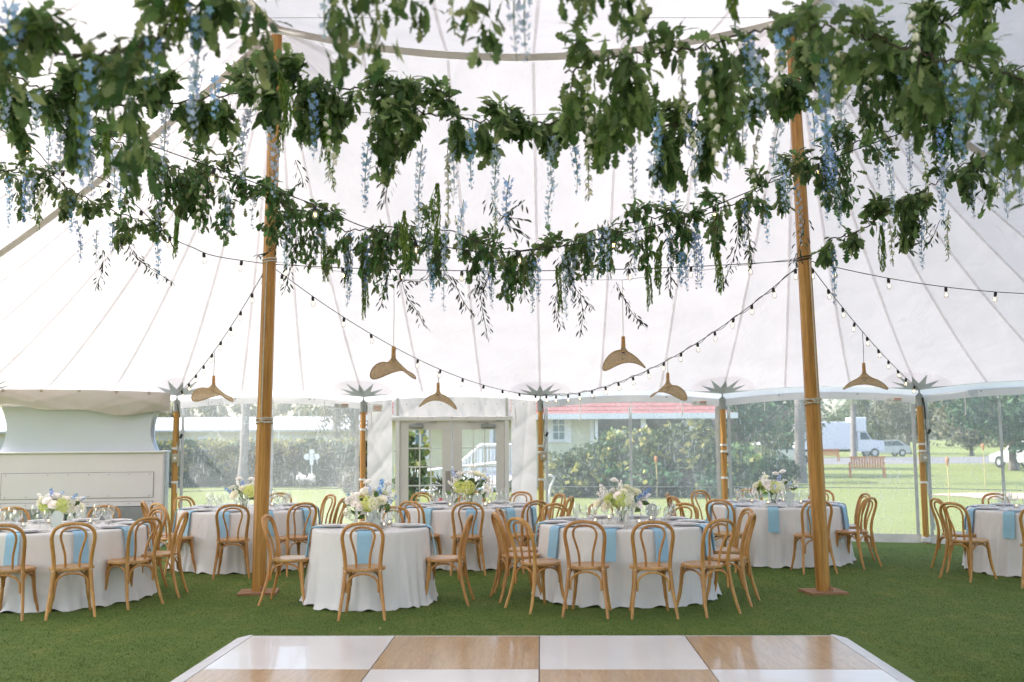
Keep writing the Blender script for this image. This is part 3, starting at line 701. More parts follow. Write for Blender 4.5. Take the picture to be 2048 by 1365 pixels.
MB().grid(20, 1, lambda u, v: (hoodpt(u, 0)[0], hoodpt(u, 0)[1]+.75*v, hoodpt(u, 0)[2])).build('canvas_underside', MT['tan'], hood)
for u in (.1, .3, .5, .7, .88):
    p = hoodpt(u, .93); MB().tube([(p[0]+.016*math.cos(q), p[1]-.02, p[2]+.016*math.sin(q)) for q in [2*PI*k/12 for k in range(12)]], .006, 5, closed=True).build('grommet', pmat('brass', (.30, .24, .12), .35, metallic=1), hood)
# ---------------------------------------------------------------- outside: vegetation helpers
def leafquads(P, size, up=.3, asp=.55, jit=.35):
    n = len(P); s = size*(1+jit*(rng.random(n)*2-1))
    d = rng.normal(size=(n, 3)); d[:, 2] -= up; d /= np.linalg.norm(d, axis=1)[:, None]
    r_ = rng.normal(size=(n, 3)); w = np.cross(d, r_); w /= np.linalg.norm(w, axis=1)[:, None]; nn = np.cross(d, w)
    l = d*s[:, None]; w = w*(s*asp)[:, None]
    v = np.stack([P, P+l*.5+w*.5+nn*(s*.08)[:, None], P+l, P+l*.5-w*.5+nn*(s*.08)[:, None]], 1).reshape(-1, 3)
    f = np.arange(4*n).reshape(-1, 4); return v, f
def clumps(n, c, rad, m, cr, shell=.5):
    """n leaf positions in m clumps inside an ellipsoid"""
    q = rng.normal(size=(m, 3)); q /= np.linalg.norm(q, axis=1)[:, None]; q *= (shell+(1-shell)*rng.random(m))[:, None]**.6
    cc = np.array(c)+q*np.array(rad)
    k = rng.integers(0, m, n); p = rng.normal(size=(n, 3)); p /= np.linalg.norm(p, axis=1)[:, None]
    return cc[k]+p*(rng.random(n)**.5)[:, None]*cr*(.6+.8*rng.random(m))[k][:, None]
F_DK = leaf_mat('foliage_dark', (.022, .082, .032), (.044, .120, .046), .28, .6, .4, .02)
F_MD = leaf_mat('foliage_mid', (.060, .105, .040), (.105, .150, .060), .35, .6, .4, .02)
F_OL = leaf_mat('foliage_olive', (.095, .110, .060), (.150, .155, .085), .35, .6, .4, .02)
F_YL = leaf_mat('foliage_yellow', (.15, .18, .035), (.26, .26, .06), .35, .6, .3, .02)
F_GR = leaf_mat('seagrape_green', (.040, .085, .028), (.080, .130, .040), .3, .5, .4, .02)
BARK = pmat('bark', (.17, .145, .125), .9, var=.3, vs=3, stretch=(4, 4, 1), bump=.5, bs=12)
BARKP = pmat('palm_bark', (.24, .21, .19), .9, var=.25, vs=3, stretch=(2, 2, 9), bump=.5, bs=8)
def trunk(h, r, lean=0, n=7):
    mb = MB(); pts = [(lean*math.sin(k/6*1.3), .04*h*math.sin(k), h*k/6) for k in range(7)]
    rr = [r*(1.35 if k == 0 else 1-.1*k) for k in range(7)]; mb.tube(pts, rr, n); return mb
def tree(name, label, x, y, h, cw, ch, mat, nl=3500, size=.28, group=None, th=None, m=46):
    t = thing(name, label, 'tree', (x, y, 0), 0, group)
    th = th or h-ch; mb = trunk(th+ch*.4, .05*h**.8)
    for k in range(6):
        a = k*1.05+x; z = th*.8+ch*.12*k*.5
        mb.tube([(0, 0, z), (cw*.22*math.cos(a), cw*.22*math.sin(a), z+ch*.2), (cw*.4*math.cos(a), cw*.4*math.sin(a), z+ch*.35)], [.03*h**.7, .02*h**.7, .01*h**.7], 5)
    mb.build('trunk', BARK, t)
    P = clumps(nl, (0, 0, h-ch*.5), (cw*.5, cw*.45, ch*.5), m, min(cw, ch)*.17, .35)
    v, f = leafquads(P, size); o = obj('crown', npmesh('crown', v, f, mat), t, kind='stuff'); return t
def shrub(name, label, x, y, rx, ry, h, mat, nl=2500, size=.12, cat='bush', yl=0, ylm=None, m=60, group=None, rot=.95):
    t = thing(name, label, cat, (x, y, 0), 0, group)
    mb = MB()
    for k in range(5):
        a = k*1.3; mb.tube([(0, 0, 0), (rx*.25*math.cos(a), ry*.25*math.sin(a), h*.45), (rx*.5*math.cos(a), ry*.5*math.sin(a), h*.8)], [.04, .025, .01], 5)
    mb.build('stems', BARK, t, kind='stuff')
    P = clumps(nl, (0, 0, h*.48), (rx, ry, h*.52), m, min(rx, h)*.28, .4); P[:, 2] = np.maximum(P[:, 2], .04)
    v, f = leafquads(P, size, .1, rot); obj('crown', npmesh('crown', v, f, mat), t, kind='stuff')
    if yl:
        P = clumps(yl, (0, -.1, h*.54), (rx*1.03, ry*1.05, h*.5), int(m*.9), .13, .92); P[:, 2] = np.maximum(P[:, 2], .1)
        v, f = leafquads(P, size*1.05, .0, rot); obj('bright_or_lit_leaves', npmesh('young', v, f, ylm), t, kind='stuff')
    return t
def palm(label, x, y, h, r, lean=0, fr=14, fl=2.2, skirt=True, group=None, drop=0):
    t = thing('palm_tree', label, 'palm tree', (x, y, 0), 0, group)
    mb = MB(); m = 14; pts = [(lean*(k/m)**1.5, 0, h*k/m) for k in range(m+1)]
    mb.tube(pts, [r*(1.5-.5*min(1, k/2)+.06*(k % 2)) for k in range(m+1)], 9).build('trunk', BARKP, t)
    top = Vector(pts[-1])
    for k in range(fr):
        a = 2*PI*k/fr+.3*random.random(); el = random.uniform(-.9, .9)-drop; V = []; Fc = []
        dirv = Vector((math.cos(a), math.sin(a), 0)); side = Vector((-math.sin(a), math.cos(a), 0)); n = 12; c = []
        for j in range(n+1):
            u = j/n; c.append(top+dirv*(fl*u*math.cos(el*.6))+Vector((0, 0, fl*(math.sin(el)*u-.75*u*u))))
        mb = MB(); mb.tube(c, [.02]*n+[.005], 4)
        for j in range(1, n):
            for s in (-1, 1):
                ll = fl*.42*math.sin(PI*(j+.8)/(n+1.5)); p = c[j]; tt = (c[j+1]-c[j]).normalized()
                tip = p+side*s*ll*.8+tt*ll*.5+Vector((0, 0, -ll*.45))
                mb.add([p-tt*.05, p+tt*.06, tip], [(0, 1, 2)])
        mb.build('frond', F_OL if el < -.3 else F_MD, t, smooth=False)
    return t

# trimmed hedge on the left, its yellow leaves painted as lit from above
def hedge():
    t = thing('hedge', 'long trimmed green hedge with sunlit yellow leaf tops beyond the left clear wall', 'hedge', (-10.6, 38.9, 0))
    n = 15000; hx, hy, hh = 6.6, .8, 1.62
    P = np.c_[(rng.random(n)*2-1)*hx, (rng.random(n)*2-1)*hy, rng.random(n)*hh]
    face = rng.random(n); P[:, 1] = np.where(face < .55, -hy+.18*rng.random(n), P[:, 1]); P[:, 2] = np.where((face > .55) & (face < .85), hh-.14*rng.random(n), P[:, 2])
    bulge = .18*np.sin(P[:, 0]*1.7)+.14*np.sin(P[:, 0]*4.3+2)+.1*np.sin(P[:, 2]*5+P[:, 0]*2); P[:, 1] -= bulge; P[:, 2] *= 1+.05*np.sin(P[:, 0]*2.6)+.03*np.sin(P[:, 0]*7)
    v, f = leafquads(P, .17, .1, .6); obj('foliage', npmesh('foliage', v, f, F_DK), t, kind='stuff')
    n = 3800; cx = (rng.random(60)*2-1)*hx; cz = rng.random(60)**.8*hh; cx[:25] = np.linspace(-hx, hx, 25); cz[:25] = hh
    k = rng.integers(0, 60, n); P = np.c_[cx[k]+rng.normal(size=n)*.28, -hy-.12-.1*rng.random(n), np.clip(cz[k]+rng.normal(size=n)*.14, .1, hh*1.06)]
    P[:, 1] = np.where(k < 25, (rng.random(n)*2-1)*hy, P[:, 1]-.14*np.sin(P[:, 0]*1.7))
    v, f = leafquads(P, .17, -.2, .6); obj('bright_or_lit_leaves', npmesh('young', v, f, F_YL), t, kind='stuff')  # yellow stands in for light caught by the hedge leaves
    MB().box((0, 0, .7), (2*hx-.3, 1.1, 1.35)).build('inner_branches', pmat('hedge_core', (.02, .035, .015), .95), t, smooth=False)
hedge()
# white cross marker and the white flowers at its foot
cr = thing('cross_marker', 'white round-armed cross marker standing before the trimmed hedge', 'cross', (-7.5, 37.4, 0))
mb = MB()
for (x, z, r) in ((0, 1.33, .10), (-.19, 1.14, .11), (.19, 1.14, .11), (0, .93, .09)): mb.lathe([(0, -.03), (r, -.03), (r, .03), (0, .03)], 14).v
mb = MB()
for (x, z, r) in ((0, 1.31, .10), (-.18, 1.13, .115), (.18, 1.13, .115), (0, 1.10, .12)):
    m2 = MB().lathe([(0, -.03), (r, -.03), (r, .03), (0, .03)], 14).xf(Matrix.Translation((x, 0, z)) @ Matrix.Rotation(R(90), 4, 'X')); mb.add(m2.v, m2.f)
mb.box((0, 0, 1.0), (.13, .058, .34)); mb.build('cross_head', MT['white'], cr)
MB().box((0, .01, .42), (.035, .03, .85)).build('post', MT['white'], cr, smooth=False)
fl = thing('white_flower_clump', 'small clump of white flowers on the grass below the white cross', 'flowers', (-7.72, 37.3, 0))
P = clumps(500, (0, 0, .25), (.32, .2, .2), 12, .1); v, f = leafquads(P, .08, 0, .9); obj('blooms', npmesh('bl', v, f, MT['wpet']), fl, kind='stuff')
P = clumps(400, (0, 0, .15), (.35, .2, .15), 12, .1); v, f = leafquads(P, .1, 0, .5); obj('leaves', npmesh('lv', v, f, F_MD), fl, kind='stuff')

# long white building behind the hedge
wb = thing('long_white_building', 'long low white building with a white roof behind the trimmed hedge', 'building', (-25, 70, 0))
wall_g = pmat('stucco', (.55, .52, .52), .9, var=.05, vs=1)
MB().box((0, 4, 1.3), (34, 8, 2.6)).build('wall', wall_g, wb, smooth=False)
MB().add([(-17.6, -.7, 2.55), (17.6, -.7, 2.55), (17.6, 4, 3.55), (-17.6, 4, 3.55), (17.6, 8.7, 2.55), (-17.6, 8.7, 2.55)], [(0, 1, 2, 3), (3, 2, 4, 5)]).build('roof', MT['white'], wb, smooth=False)
MB().box((0, -.7, 2.5), (35.2, .1, .16)).build('gutter', pmat('gutter_grey', (.42, .41, .42), .6), wb, smooth=False)
for x in (-8, -1.5, 3.2, 9, 14.3): MB().box((x, -.02, 1.1), (1.4, .06, 2.1)).build('door', pmat('blue_grey_door', (.50, .53, .58), .6), wb, smooth=False)
# yellow house with red shingle roof, porch and ramp
hs = thing('yellow_house', 'pale yellow clapboard house with red shingle roof and a white columned porch', 'house', (0, 36, 0))
siding = pmat('yellow_siding', (.66, .64, .46), .7, var=.03)
def lap(x0, x1, y, z0, z1, name, yaw=0):
    mb = MB(); h = .115; n = int((z1-z0)/h); vs = []; fs = []
    for k in range(n):
        z = z0+k*h; b = len(vs); vs += [(x0, y-.022, z), (x1, y-.022, z), (x1, y, z+h), (x0, y, z+h)]; fs.append((b, b+1, b+2, b+3))
        if k: fs.append((b-1, b-2, b+1, b))
    return mb.add(vs, fs).build(name, siding, hs, smooth=False, kind='stuff')
MB().box((-.9, 4.55, 1.35), (7.5, 9, 2.7)).build('wall', siding, hs, smooth=False)
lap(-4.65, -2.2, .02, .3, 2.62, 'siding'); lap(-2.2, -.75, -.35, .3, 2.62, 'siding'); lap(-.75, 2.86, .02, .3, 2.62, 'siding')
MB().box((-1.475, -.16, 1.46), (1.45, .36, 2.32)).build('bay_wall', siding, hs, smooth=False)
for (x, y) in ((-2.2, -.36), (-.75, -.36), (2.86, 0.0), (-4.65, 0)): MB().box((x, y-.02, 1.4), (.14, .08, 2.55)).build('corner_board', MT['white'], hs, smooth=False)
def win(x, z0, z1, w, y=0):
    fr = MB(); fr.box((x, y-.03, (z0+z1)/2), (w+.2, .06, z1-z0+.2)); o = fr.build('window', MT['white'], hs, smooth=False)
    MB().box((x, y-.055, (z0+z1)/2), (w, .02, z1-z0)).build('pane', pmat('window_dark', (.12, .20, .23), .15), o, smooth=False)
    for k in (1, 2): MB().box((x, y-.07, z0+(z1-z0)*k/3), (w, .02, .035)).build('muntin', MT['white'], o, smooth=False)
    MB().box((x, y-.07, (z0+z1)/2), (.035, .021, z1-z0)).build('muntin', MT['white'], o, smooth=False)
win(-3.3, 1.15, 2.35, .38); win(-.42, 1.2, 2.4, .30); win(1.66, 1.72, 2.50, .40)
for x in (1.30, 2.02): MB().box((x, -.03, 2.1), (.18, .05, 1.0)).build('shutter', MT['white'], hs, smooth=False)
rfm = pmat('red_shingle', (.30, .115, .105), .85, var=.25, vs=3, stretch=(2, 1, 7), bump=.4, bs=9)
hip = [(-5.4, -.75, 2.58), (7.9, -.75, 2.58), (7.9, 9.8, 2.58), (-5.4, 9.8, 2.58), (-.2, 4.5, 5.3), (2.7, 4.5, 5.3)]
ro = MB().add(hip, [(0, 1, 5, 4), (1, 2, 5), (2, 3, 4, 5), (3, 0, 4)]).build('roof', rfm, hs, smooth=False)
mb = MB()
for k in range(1, 18):   # shingle courses standing proud
    u = k/18; a0 = Vector(hip[0]).lerp(Vector(hip[4]), u); a1 = Vector(hip[1]).lerp(Vector(hip[5]), u); nrm = Vector((0, -.010, .014))
    mb.add([a0+nrm, a1+nrm, a1+Vector((0, -.002, .0)), a0+Vector((0, -.002, 0))], [(0, 1, 2, 3)])
mb.build('shingle_courses', rfm, ro, smooth=False, kind='stuff')
MB().box((1.25, -.78, 2.52), (13.4, .10, .20)).build('fascia_gutter', MT['white'], hs, smooth=False)
MB().box((5.35, 4.0, .25), (4.7, 7.8, .5)).build('porch_floor', pmat('porch_grey', (.3, .29, .28), .8), hs, smooth=False)
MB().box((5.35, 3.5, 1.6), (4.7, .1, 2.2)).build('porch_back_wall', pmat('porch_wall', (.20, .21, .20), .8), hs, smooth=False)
for x, w in ((2.98, .10), (4.65, .17), (6.28, .22)): MB().box((x, -.45, 1.48), (w, w, 1.95)).build('porch_column', MT['white'], hs, smooth=False)
MB().tube([(6.4, -.45, 2.2), (6.85, -.45, 2.45)], .05, 6).build('porch_bracket', MT['white'], hs)
rp = thing('access_ramp', 'white railed ramp climbing to the yellow house seen through the doors', 'ramp', (0, 33.2, 0))
def rail(p0, p1, hh, n):
    p0, p1 = Vector(p0), Vector(p1)
    for dz in (hh, .12):
        d = (p1-p0); mb = MB(); mb.tube([p0+Vector((0, 0, dz)), p1+Vector((0, 0, dz))], .05 if dz > .5 else .03, 4); mb.build('handrail' if dz > .5 else 'bottom_rail', MT['white'], rp, smooth=False)
    for k in range(n+1):
        q = p0.lerp(p1, k/n); MB().box((q.x, q.y, q.z+hh/2), ((.10 if k % 8 == 0 else .055),)*2+(hh,)).build('post' if k % 8 == 0 else 'baluster', MT['white'], rp, smooth=False)
rail((-3.3, 0, -.25), (-.3, 0, .05), .92, 24)
rail((-1.75, 1.2, .05), (-1.1, 1.2, .62), .92, 6)
rail((-1.1, 1.2, .62), (.2, 1.2, .62), .92, 11)
MB().add([(-3.3, 0, .02), (-.3, 0, .16), (.2, 1.2, .62), (-1.1, 1.2, .62), (-1.75, 1.2, .3), (-3.3, 1.2, .02)], [(0, 1, 2, 3), (0, 3, 4, 5)]).build('deck', wall_g, rp, smooth=False)

# sea-grape plant and grasses seen through the doors
shrub('seagrape_plant', 'young round-leafed plant seen through the left door pane', -2.72, 27.2, .42, .3, 1.95, F_GR, 420, .19, 'plant', 60, F_YL, 34)
shrub('grass_tuft', 'tuft of long green grass at the foot of the white ramp', -1.75, 27.5, .35, .25, .62, F_MD, 700, .30, 'plant', 0, None, 12, rot=.12)
shrub('flower_border_plant', 'low dark plant with red flowers below the left door pane', -1.62, 25.5, .35, .25, .36, F_DK, 500, .10, 'plant', 40, pmat('red_petals', (.4, .05, .06), .6), 12)
# the bushes in front of the red roofed house
for k, (x, y, rx, h, lab) in enumerate([(2.1, 30.1, 1.1, 1.35, 'leafy bush with yellowing round leaves just right of the cable pole'), (3.55, 30.6, 1.3, 1.95, 'tall bush with round yellow leaves left of the wall seam strip'), (5.1, 30.3, 1.35, 2.15, 'tallest yellow flecked bush behind the white flower centrepiece'), (6.5, 30.8, 1.0, 1.6, 'dark green bush beside the porch column and lone torch'), (4.3, 29.6, 2.3, .95, 'low dark bush growing along the foot of the taller bushes')]):
    shrub('leafy_bush', lab, x, y, rx, .9, h, F_GR if k != 4 else F_DK, 2300, .155, 'bush', 330 if k < 3 else 70, F_YL, 50, 'bushes outside the red roofed house')
shrub('round_shrub', 'dark shrub outside left of the right rear table centrepiece', 8.55, 36.4, .72, .6, 1.0, F_DK, 1500, .12)
shrub('round_shrub', 'small dark rounded shrub at the foot of the leaning palm trunk', 9.75, 37.2, .85, .6, 1.05, F_DK, 1500, .12)
shrub('twiggy_shrub', 'brownish twiggy shrub on the lawn beside the pole left of doors', -5.25, 33.2, .5, .4, .8, F_OL, 700, .1)
# palms and trees left
palm('thin grey palm trunk rising behind the hedge left of the mast', -10.1, 37.6, 8.5, .155, .25, 14, 2.4)
palm('left one of two far palm trunks behind the hedge near the doors', -9.2, 52, 4.6, .20, .1, 22, 2.0, drop=.5)
palm('right one of two far palm trunks behind the hedge near the doors', -8.4, 53, 4.9, .18, -.1, 20, 1.9, drop=.5)
for k, (x, y, h, w, lab) in enumerate([(-29.5, 92, 7.2, 6, 'far grey-green tree left of the palm trunk above the white roof'), (-24.5, 95, 7.0, 8, 'far broad tree right of the thin palm above the white roof'), (-18.2, 93, 7.6, 5, 'far tree just right of the tall left mast'), (-12, 98, 6.0, 8, 'far low tree between mast and doors'), (-35, 97, 5.6, 7, 'far low tree at the left end of white roof')]):
    tree('far_tree', lab, x, y, h, w, h*.62, F_OL, 3000, .38, 'trees beyond the white building', m=30)
# right-hand trees
tree('broad_tree', 'large dense tree right of the porch behind the wooden side pole', 10.6, 47, 6.8, 7.0, 5.6, F_DK, 9000, .22, m=80)
tree('broad_tree', 'olive tree behind the dense tree beside the truck', 14.8, 58, 7.2, 6.4, 5.8, F_OL, 6000, .26, m=60)
pl = palm('low dark palm with drooping fronds outside the right rear table', 9.6, 42.5, 1.1, .22, 0, 16, 2.3)
palm('leaning grey palm trunk standing on the lawn left of the right mast', 11.05, 38.6, 9, .19, .35, 14, 2.4)
palm('slender far palm between the white truck and the cab', 27.9, 82, 5.6, .22, .2, 14, 1.6)
palm('pale palm stem seen past the porch column', 8.1, 40.0, 6, .14, .1, 12, 2)
for k, (x, y, h, w, m_, lab) in enumerate([(26.5, 104, 5.2, 6, F_MD, 'far tree right behind the right mast'), (40, 114, 6.4, 8, F_MD, 'far dark tree behind the truck cab'), (43.5, 110, 8.8, 8, F_OL, 'far olive tree left of the pole with black cable'), (31, 62, 7.6, 9, F_OL, 'tall brownish tree just right of the pole with black cable'), (26, 52, 6.6, 8.5, F_DK, 'dark green tree above the torches'), (31.5, 54, 8.4, 9, F_OL, 'yellowish tree at the far right edge of view'), (39, 70, 8, 9, F_MD, 'tree behind the far right lawn'), (44, 96, 5.4, 6, F_OL, 'low tree beyond the pole with black cable'), (21.5, 112, 6.4, 7, F_OL, 'far tree between the leaning palm and right mast')]):
    tree('lawn_tree', lab, x, y, h, w, h*.8, m_, 7000, .30, 'trees round the far lawn', m=64)
# far tree line
P = clumps(9000, (10, 190, 3.2), (150, 14, 4.2), 240, 3.4, .1); P[:, 2] = np.abs(P[:, 2]); v, f = leafquads(P, 1.1)
tl = obj('distant_woods', npmesh('woods', v, f, F_OL)); tl['kind'] = 'stuff'; tl['label'] = 'far belt of trees beyond the road'
# ---------------------------------------------------------------- truck, cars, benches, torches
tyre = MT['black']; vglass = pmat('vehicle_glass', (.06, .10, .12), .1)
def wheel(par, x, y, r, w=.22):
    o = MB().lathe([(r*.55, -w/2), (r*.95, -w/2), (r, -w*.35), (r, w*.35), (r*.95, w/2), (r*.55, w/2)], 18, capb=False, capt=False).xf(Matrix.Translation((x, y, r)) @ Matrix.Rotation(R(90), 4, 'X')).build('wheel', tyre, par)
    MB().lathe([(0, -w*.4), (r*.55, -w*.42), (r*.55, w*.42), (0, w*.4)], 14).xf(Matrix.Translation((x, y, r)) @ Matrix.Rotation(R(90), 4, 'X')).build('rim', MT['alu'], o)
tr = thing('box_truck', 'white box truck parked on the road beyond the lawn', 'truck', (29.9, 92, 0), R(3))
MB().box((-1.3, 0, 2.0), (5.2, 2.3, 2.5), 0, .04).build('cargo_box', MT['white'], tr, smooth=False)
mb = MB(); prof = [(1.45, .55), (3.9, .55), (3.95, 1.25), (3.75, 1.5), (2.75, 1.62), (2.3, 2.35), (1.45, 2.4)]
mb.prism([(x, -1.02, z) for x, z in prof], (0, 2.04, 0)); mb.build('cab', MT['white'], tr, smooth=False)
MB().prism([(x, -1.03, z) for x, z in ((1.7, 1.6), (2.65, 1.62), (2.27, 2.25), (1.7, 2.28))], (0, 2.06, 0)).build('side_window', vglass, tr, smooth=False)
MB().box((1.75, 0, 3.0), (1.1, 2.2, 1.3), 0, .06).build('wind_deflector', MT['white'], tr, smooth=False)
MB().box((.2, 0, .62), (7, .9, .2)).build('chassis', tyre, tr, smooth=False)
MB().box((3.96, -.6, .95), (.06, .4, .22)).build('headlight', MT['alu'], tr, smooth=False)
for x in (-2.6, 3.0):
    for y in (-.95, .95): wheel(tr, x, y, .42)
def car(label, x, y, rz, mat):
    t = thing('parked_car', label, 'car', (x, y, 0), rz, 'vehicles parked beyond the lawn')
    pr = [(-2.2, .35), (2.2, .35), (2.28, .7), (1.2, .95), (-2.25, 1.0)]
    MB().prism([(px, -.85, pz) for px, pz in pr], (0, 1.7, 0)).build('body', mat, t, smooth=False)
    pr = [(1.05, .95), (.4, 1.5), (-1.2, 1.55), (-2.0, 1.0)]
    MB().prism([(px, -.75, pz) for px, pz in pr], (0, 1.5, 0)).build('roof', mat, t, smooth=False)
    pr = [(.85, 1.0), (.35, 1.43), (-1.1, 1.47), (-1.7, 1.03)]
    MB().prism([(px, -.765, pz) for px, pz in pr], (0, 1.53, 0)).build('side_window', vglass, t, smooth=False)
    for wx in (-1.4, 1.4):
        for wy in (-.8, .8): wheel(t, wx, wy, .34, .2)
silver = pmat('car_silver', (.55, .55, .56), .3, metallic=.3)
car('white car parked by the low palm left of the leaning trunk', 17.6, 66.5, R(5), MT['white'])
car('silver car with its nose out behind the truck cab', 35.6, 96, R(184), silver)
car('white car at the far right edge of the lawn', 28.6, 55.5, R(100), MT['white'])
bw = pmat('bench_orange', (.50, .17, .05), .6, var=.1)
def bench(label, x, y, rz):
    t = thing('lawn_bench', label, 'bench', (x, y, 0), rz, 'wooden benches on the lawn'); w = 1.45
    for k in range(5): MB().box((0, -.22+.1*k, .43), (w, .085, .03)).build('seat_slat', bw, t, smooth=False)
    for k in range(13): MB().box((-w/2+.08+(w-.16)*k/12, .27+.02, .66), (.075, .025, .40)).build('back_slat', bw, t, smooth=False)
    MB().box((0, .29, .88), (w, .05, .07)).build('top_rail', bw, t, smooth=False)
    for sx in (-1, 1):
        for sy in (-.24, .27): MB().box((sx*(w/2-.03), sy, .22 if sy > 0 else .31), (.06, .06, .44 if sy > 0 else .62)).build('leg', bw, t, smooth=False)
        MB().box((sx*(w/2-.03), 0, .64), (.08, .58, .04)).build('armrest', bw, t, smooth=False)
bench('orange wooden bench on open lawn right of the right mast', 15.35, 43.5, R(166))
bench('farther wooden bench in front of the white truck', 24.3, 77, R(176))
tk = pmat('bamboo', (.55, .44, .20), .7); tkh = pmat('torch_head', (.45, .20, .08), .7)
for (x, y, h, lab) in ((4.15, 29.0, 1.18, 'thin torch on a pole standing against the dark bushes'), (11.35, 26.2, 1.15, 'nearest of the two lawn torches at right'), (16.2, 34.5, 1.45, 'farther lawn torch standing above the sand bunker')):
    t = thing('garden_torch', lab, 'torch', (x, y, 0), 0, 'torches on the lawn')
    MB().tube([(0, 0, 0), (.012, 0, h*.5), (0, 0, h-.14)], .016, 6).build('pole', tk, t)
    MB().lathe([(.02, h-.2), (.055, h-.06), (.05, h), (.02, h+.03)], 10).build('head', tkh, t)
# guy straps outside the wall
gsm = pmat('guy_strap_green', (.08, .16, .13), .8, var=.15, vs=30); gst = pmat('guy_strap_tan', (.36, .30, .24), .8)
for (p0, p1, m_, lab) in (((6.62, 16.25, 2.35), (7.75, 18.6, .0), gsm, 'dark green guy strap slanting outside the pole with black cable'), ((3.55, 17.15, 2.35), (4.05, 19.6, .0), gst, 'tan guy strap slanting outside the pole behind right rear table')):
    p0, p1 = Vector(p0), Vector(p1); t = thing('guy_strap', lab, 'guy strap', p1)
    s = Vector((.024, -.008, 0)); e = Vector((.003, .006, 0)); q = p0-p1
    MB().add([-s-e, s-e, s+e, -s+e, q-s-e, q+s-e, q+s+e, q-s+e], [(0, 1, 5, 4), (1, 2, 6, 5), (2, 3, 7, 6), (3, 0, 4, 7)]).build('strap', m_, t, smooth=False)
    MB().tube([(0, 0, -.1), (.02, -.02, .12)], .014, 6).build('stake', MT['iron'], t)
hp = thing('curved_white_pipe', 'white curved pipe standing outside just right of the cable pole', 'pipe', (.66, 18.5, 0))
MB().tube(catrom([(0, 0, 0), (0, 0, .55), (.03, 0, .8), (.09, 0, .95), (.085, 0, 1.0), (.02, 0, 1.03), (-.06, 0, 1.0)], 6), .022, 8).build('pipe', MT['white'], hp)
# ---------------------------------------------------------------- dance floor
df = thing('dance_floor', 'chequered dance floor of white and wood tiles with a white ramp edge', 'dance floor', (.215, 8.57, 0), R(-1.6))
TS = 1.22
for r_ in range(5):
    for c_ in range(4):
        x = (c_-2+.5)*TS; y = -(r_+.5)*TS; w = (c_+r_) % 2 == 1
        MB().box((x, y, .015), (TS-.008, TS-.006, .03), 0, .0025).build('tile', MT['tilewood'] if w else MT['tilew'], df, smooth=False)
mb = MB(); mb.box((0, -2.5*TS, .006), (4*TS, 5*TS, .012)); mb.build('underlay', pmat('joint_grey', (.16, .17, .19), .6), df, smooth=False)
H_ = 2*TS
trim = pmat('ramp_white', (.70, .69, .72), .4)
for c_ in range(4):
    x0 = (c_-2)*TS+.003; x1 = x0+TS-.006
    MB().prism([(x0, .002, 0), (x0, .002, .032), (x0, .022, .030), (x0, .055, .004), (x0, .055, 0)], (x1-x0, 0, 0)).build('edge_trim', trim, df, smooth=False)
for s in (-1, 1):
    for r_ in range(5):
        y1 = -r_*TS-(.003 if r_ else -.055); y0 = -(r_+1)*TS+.003; X = s*H_
        MB().prism([(X+s*.002, y0, 0), (X+s*.002, y0, .031), (X+s*.03, y0, .030), (X+s*.135, y0, .004), (X+s*.135, y0, 0)], (0, y1-y0, 0)).build('edge_ramp', trim, df, smooth=False)

# short turf blades in front of and between the tables, and a few fallen leaves
nbld = 130000; bx = rng.uniform(-6.2, 6.8, nbld); by = 6.9+(15.5-6.9)*rng.random(nbld)**1.5
_ok = ~((np.abs(bx-.25) < 2.65) & (by < 8.62)); bx, by = bx[_ok], by[_ok]; nbld = len(bx)
ba = rng.random(nbld)*6.28; bh = rng.uniform(.007, .017, nbld); bw_ = .0022
b0 = np.c_[bx-bw_*np.cos(ba), by-bw_*np.sin(ba), np.full(nbld, .004)]; b1 = np.c_[bx+bw_*np.cos(ba), by+bw_*np.sin(ba), np.full(nbld, .004)]; b2 = np.c_[bx+rng.normal(size=nbld)*.006, by+rng.normal(size=nbld)*.006, .004+bh]
tb = obj('grass', npmesh('grass', np.stack([b0, b1, b2], 1).reshape(-1, 3), np.arange(3*nbld).reshape(-1, 3), MT['turf']))
tb['kind'] = 'stuff'; tb['label'] = 'short mown grass under the tent'; tb['category'] = 'grass'
fp = leafquads(np.c_[rng.uniform(-6, 6.5, 46), rng.uniform(8.8, 14.5, 46), np.full(46, .014)], .035, 0, .6)
fpo = obj('leaf_litter', npmesh('litter', *fp, leaf_mat('fallen', (.20, .16, .06), (.34, .30, .16), .1))); fpo['kind'] = 'stuff'; fpo['label'] = 'scattered fallen leaves and petals on the grass'; fpo['category'] = 'leaf litter'
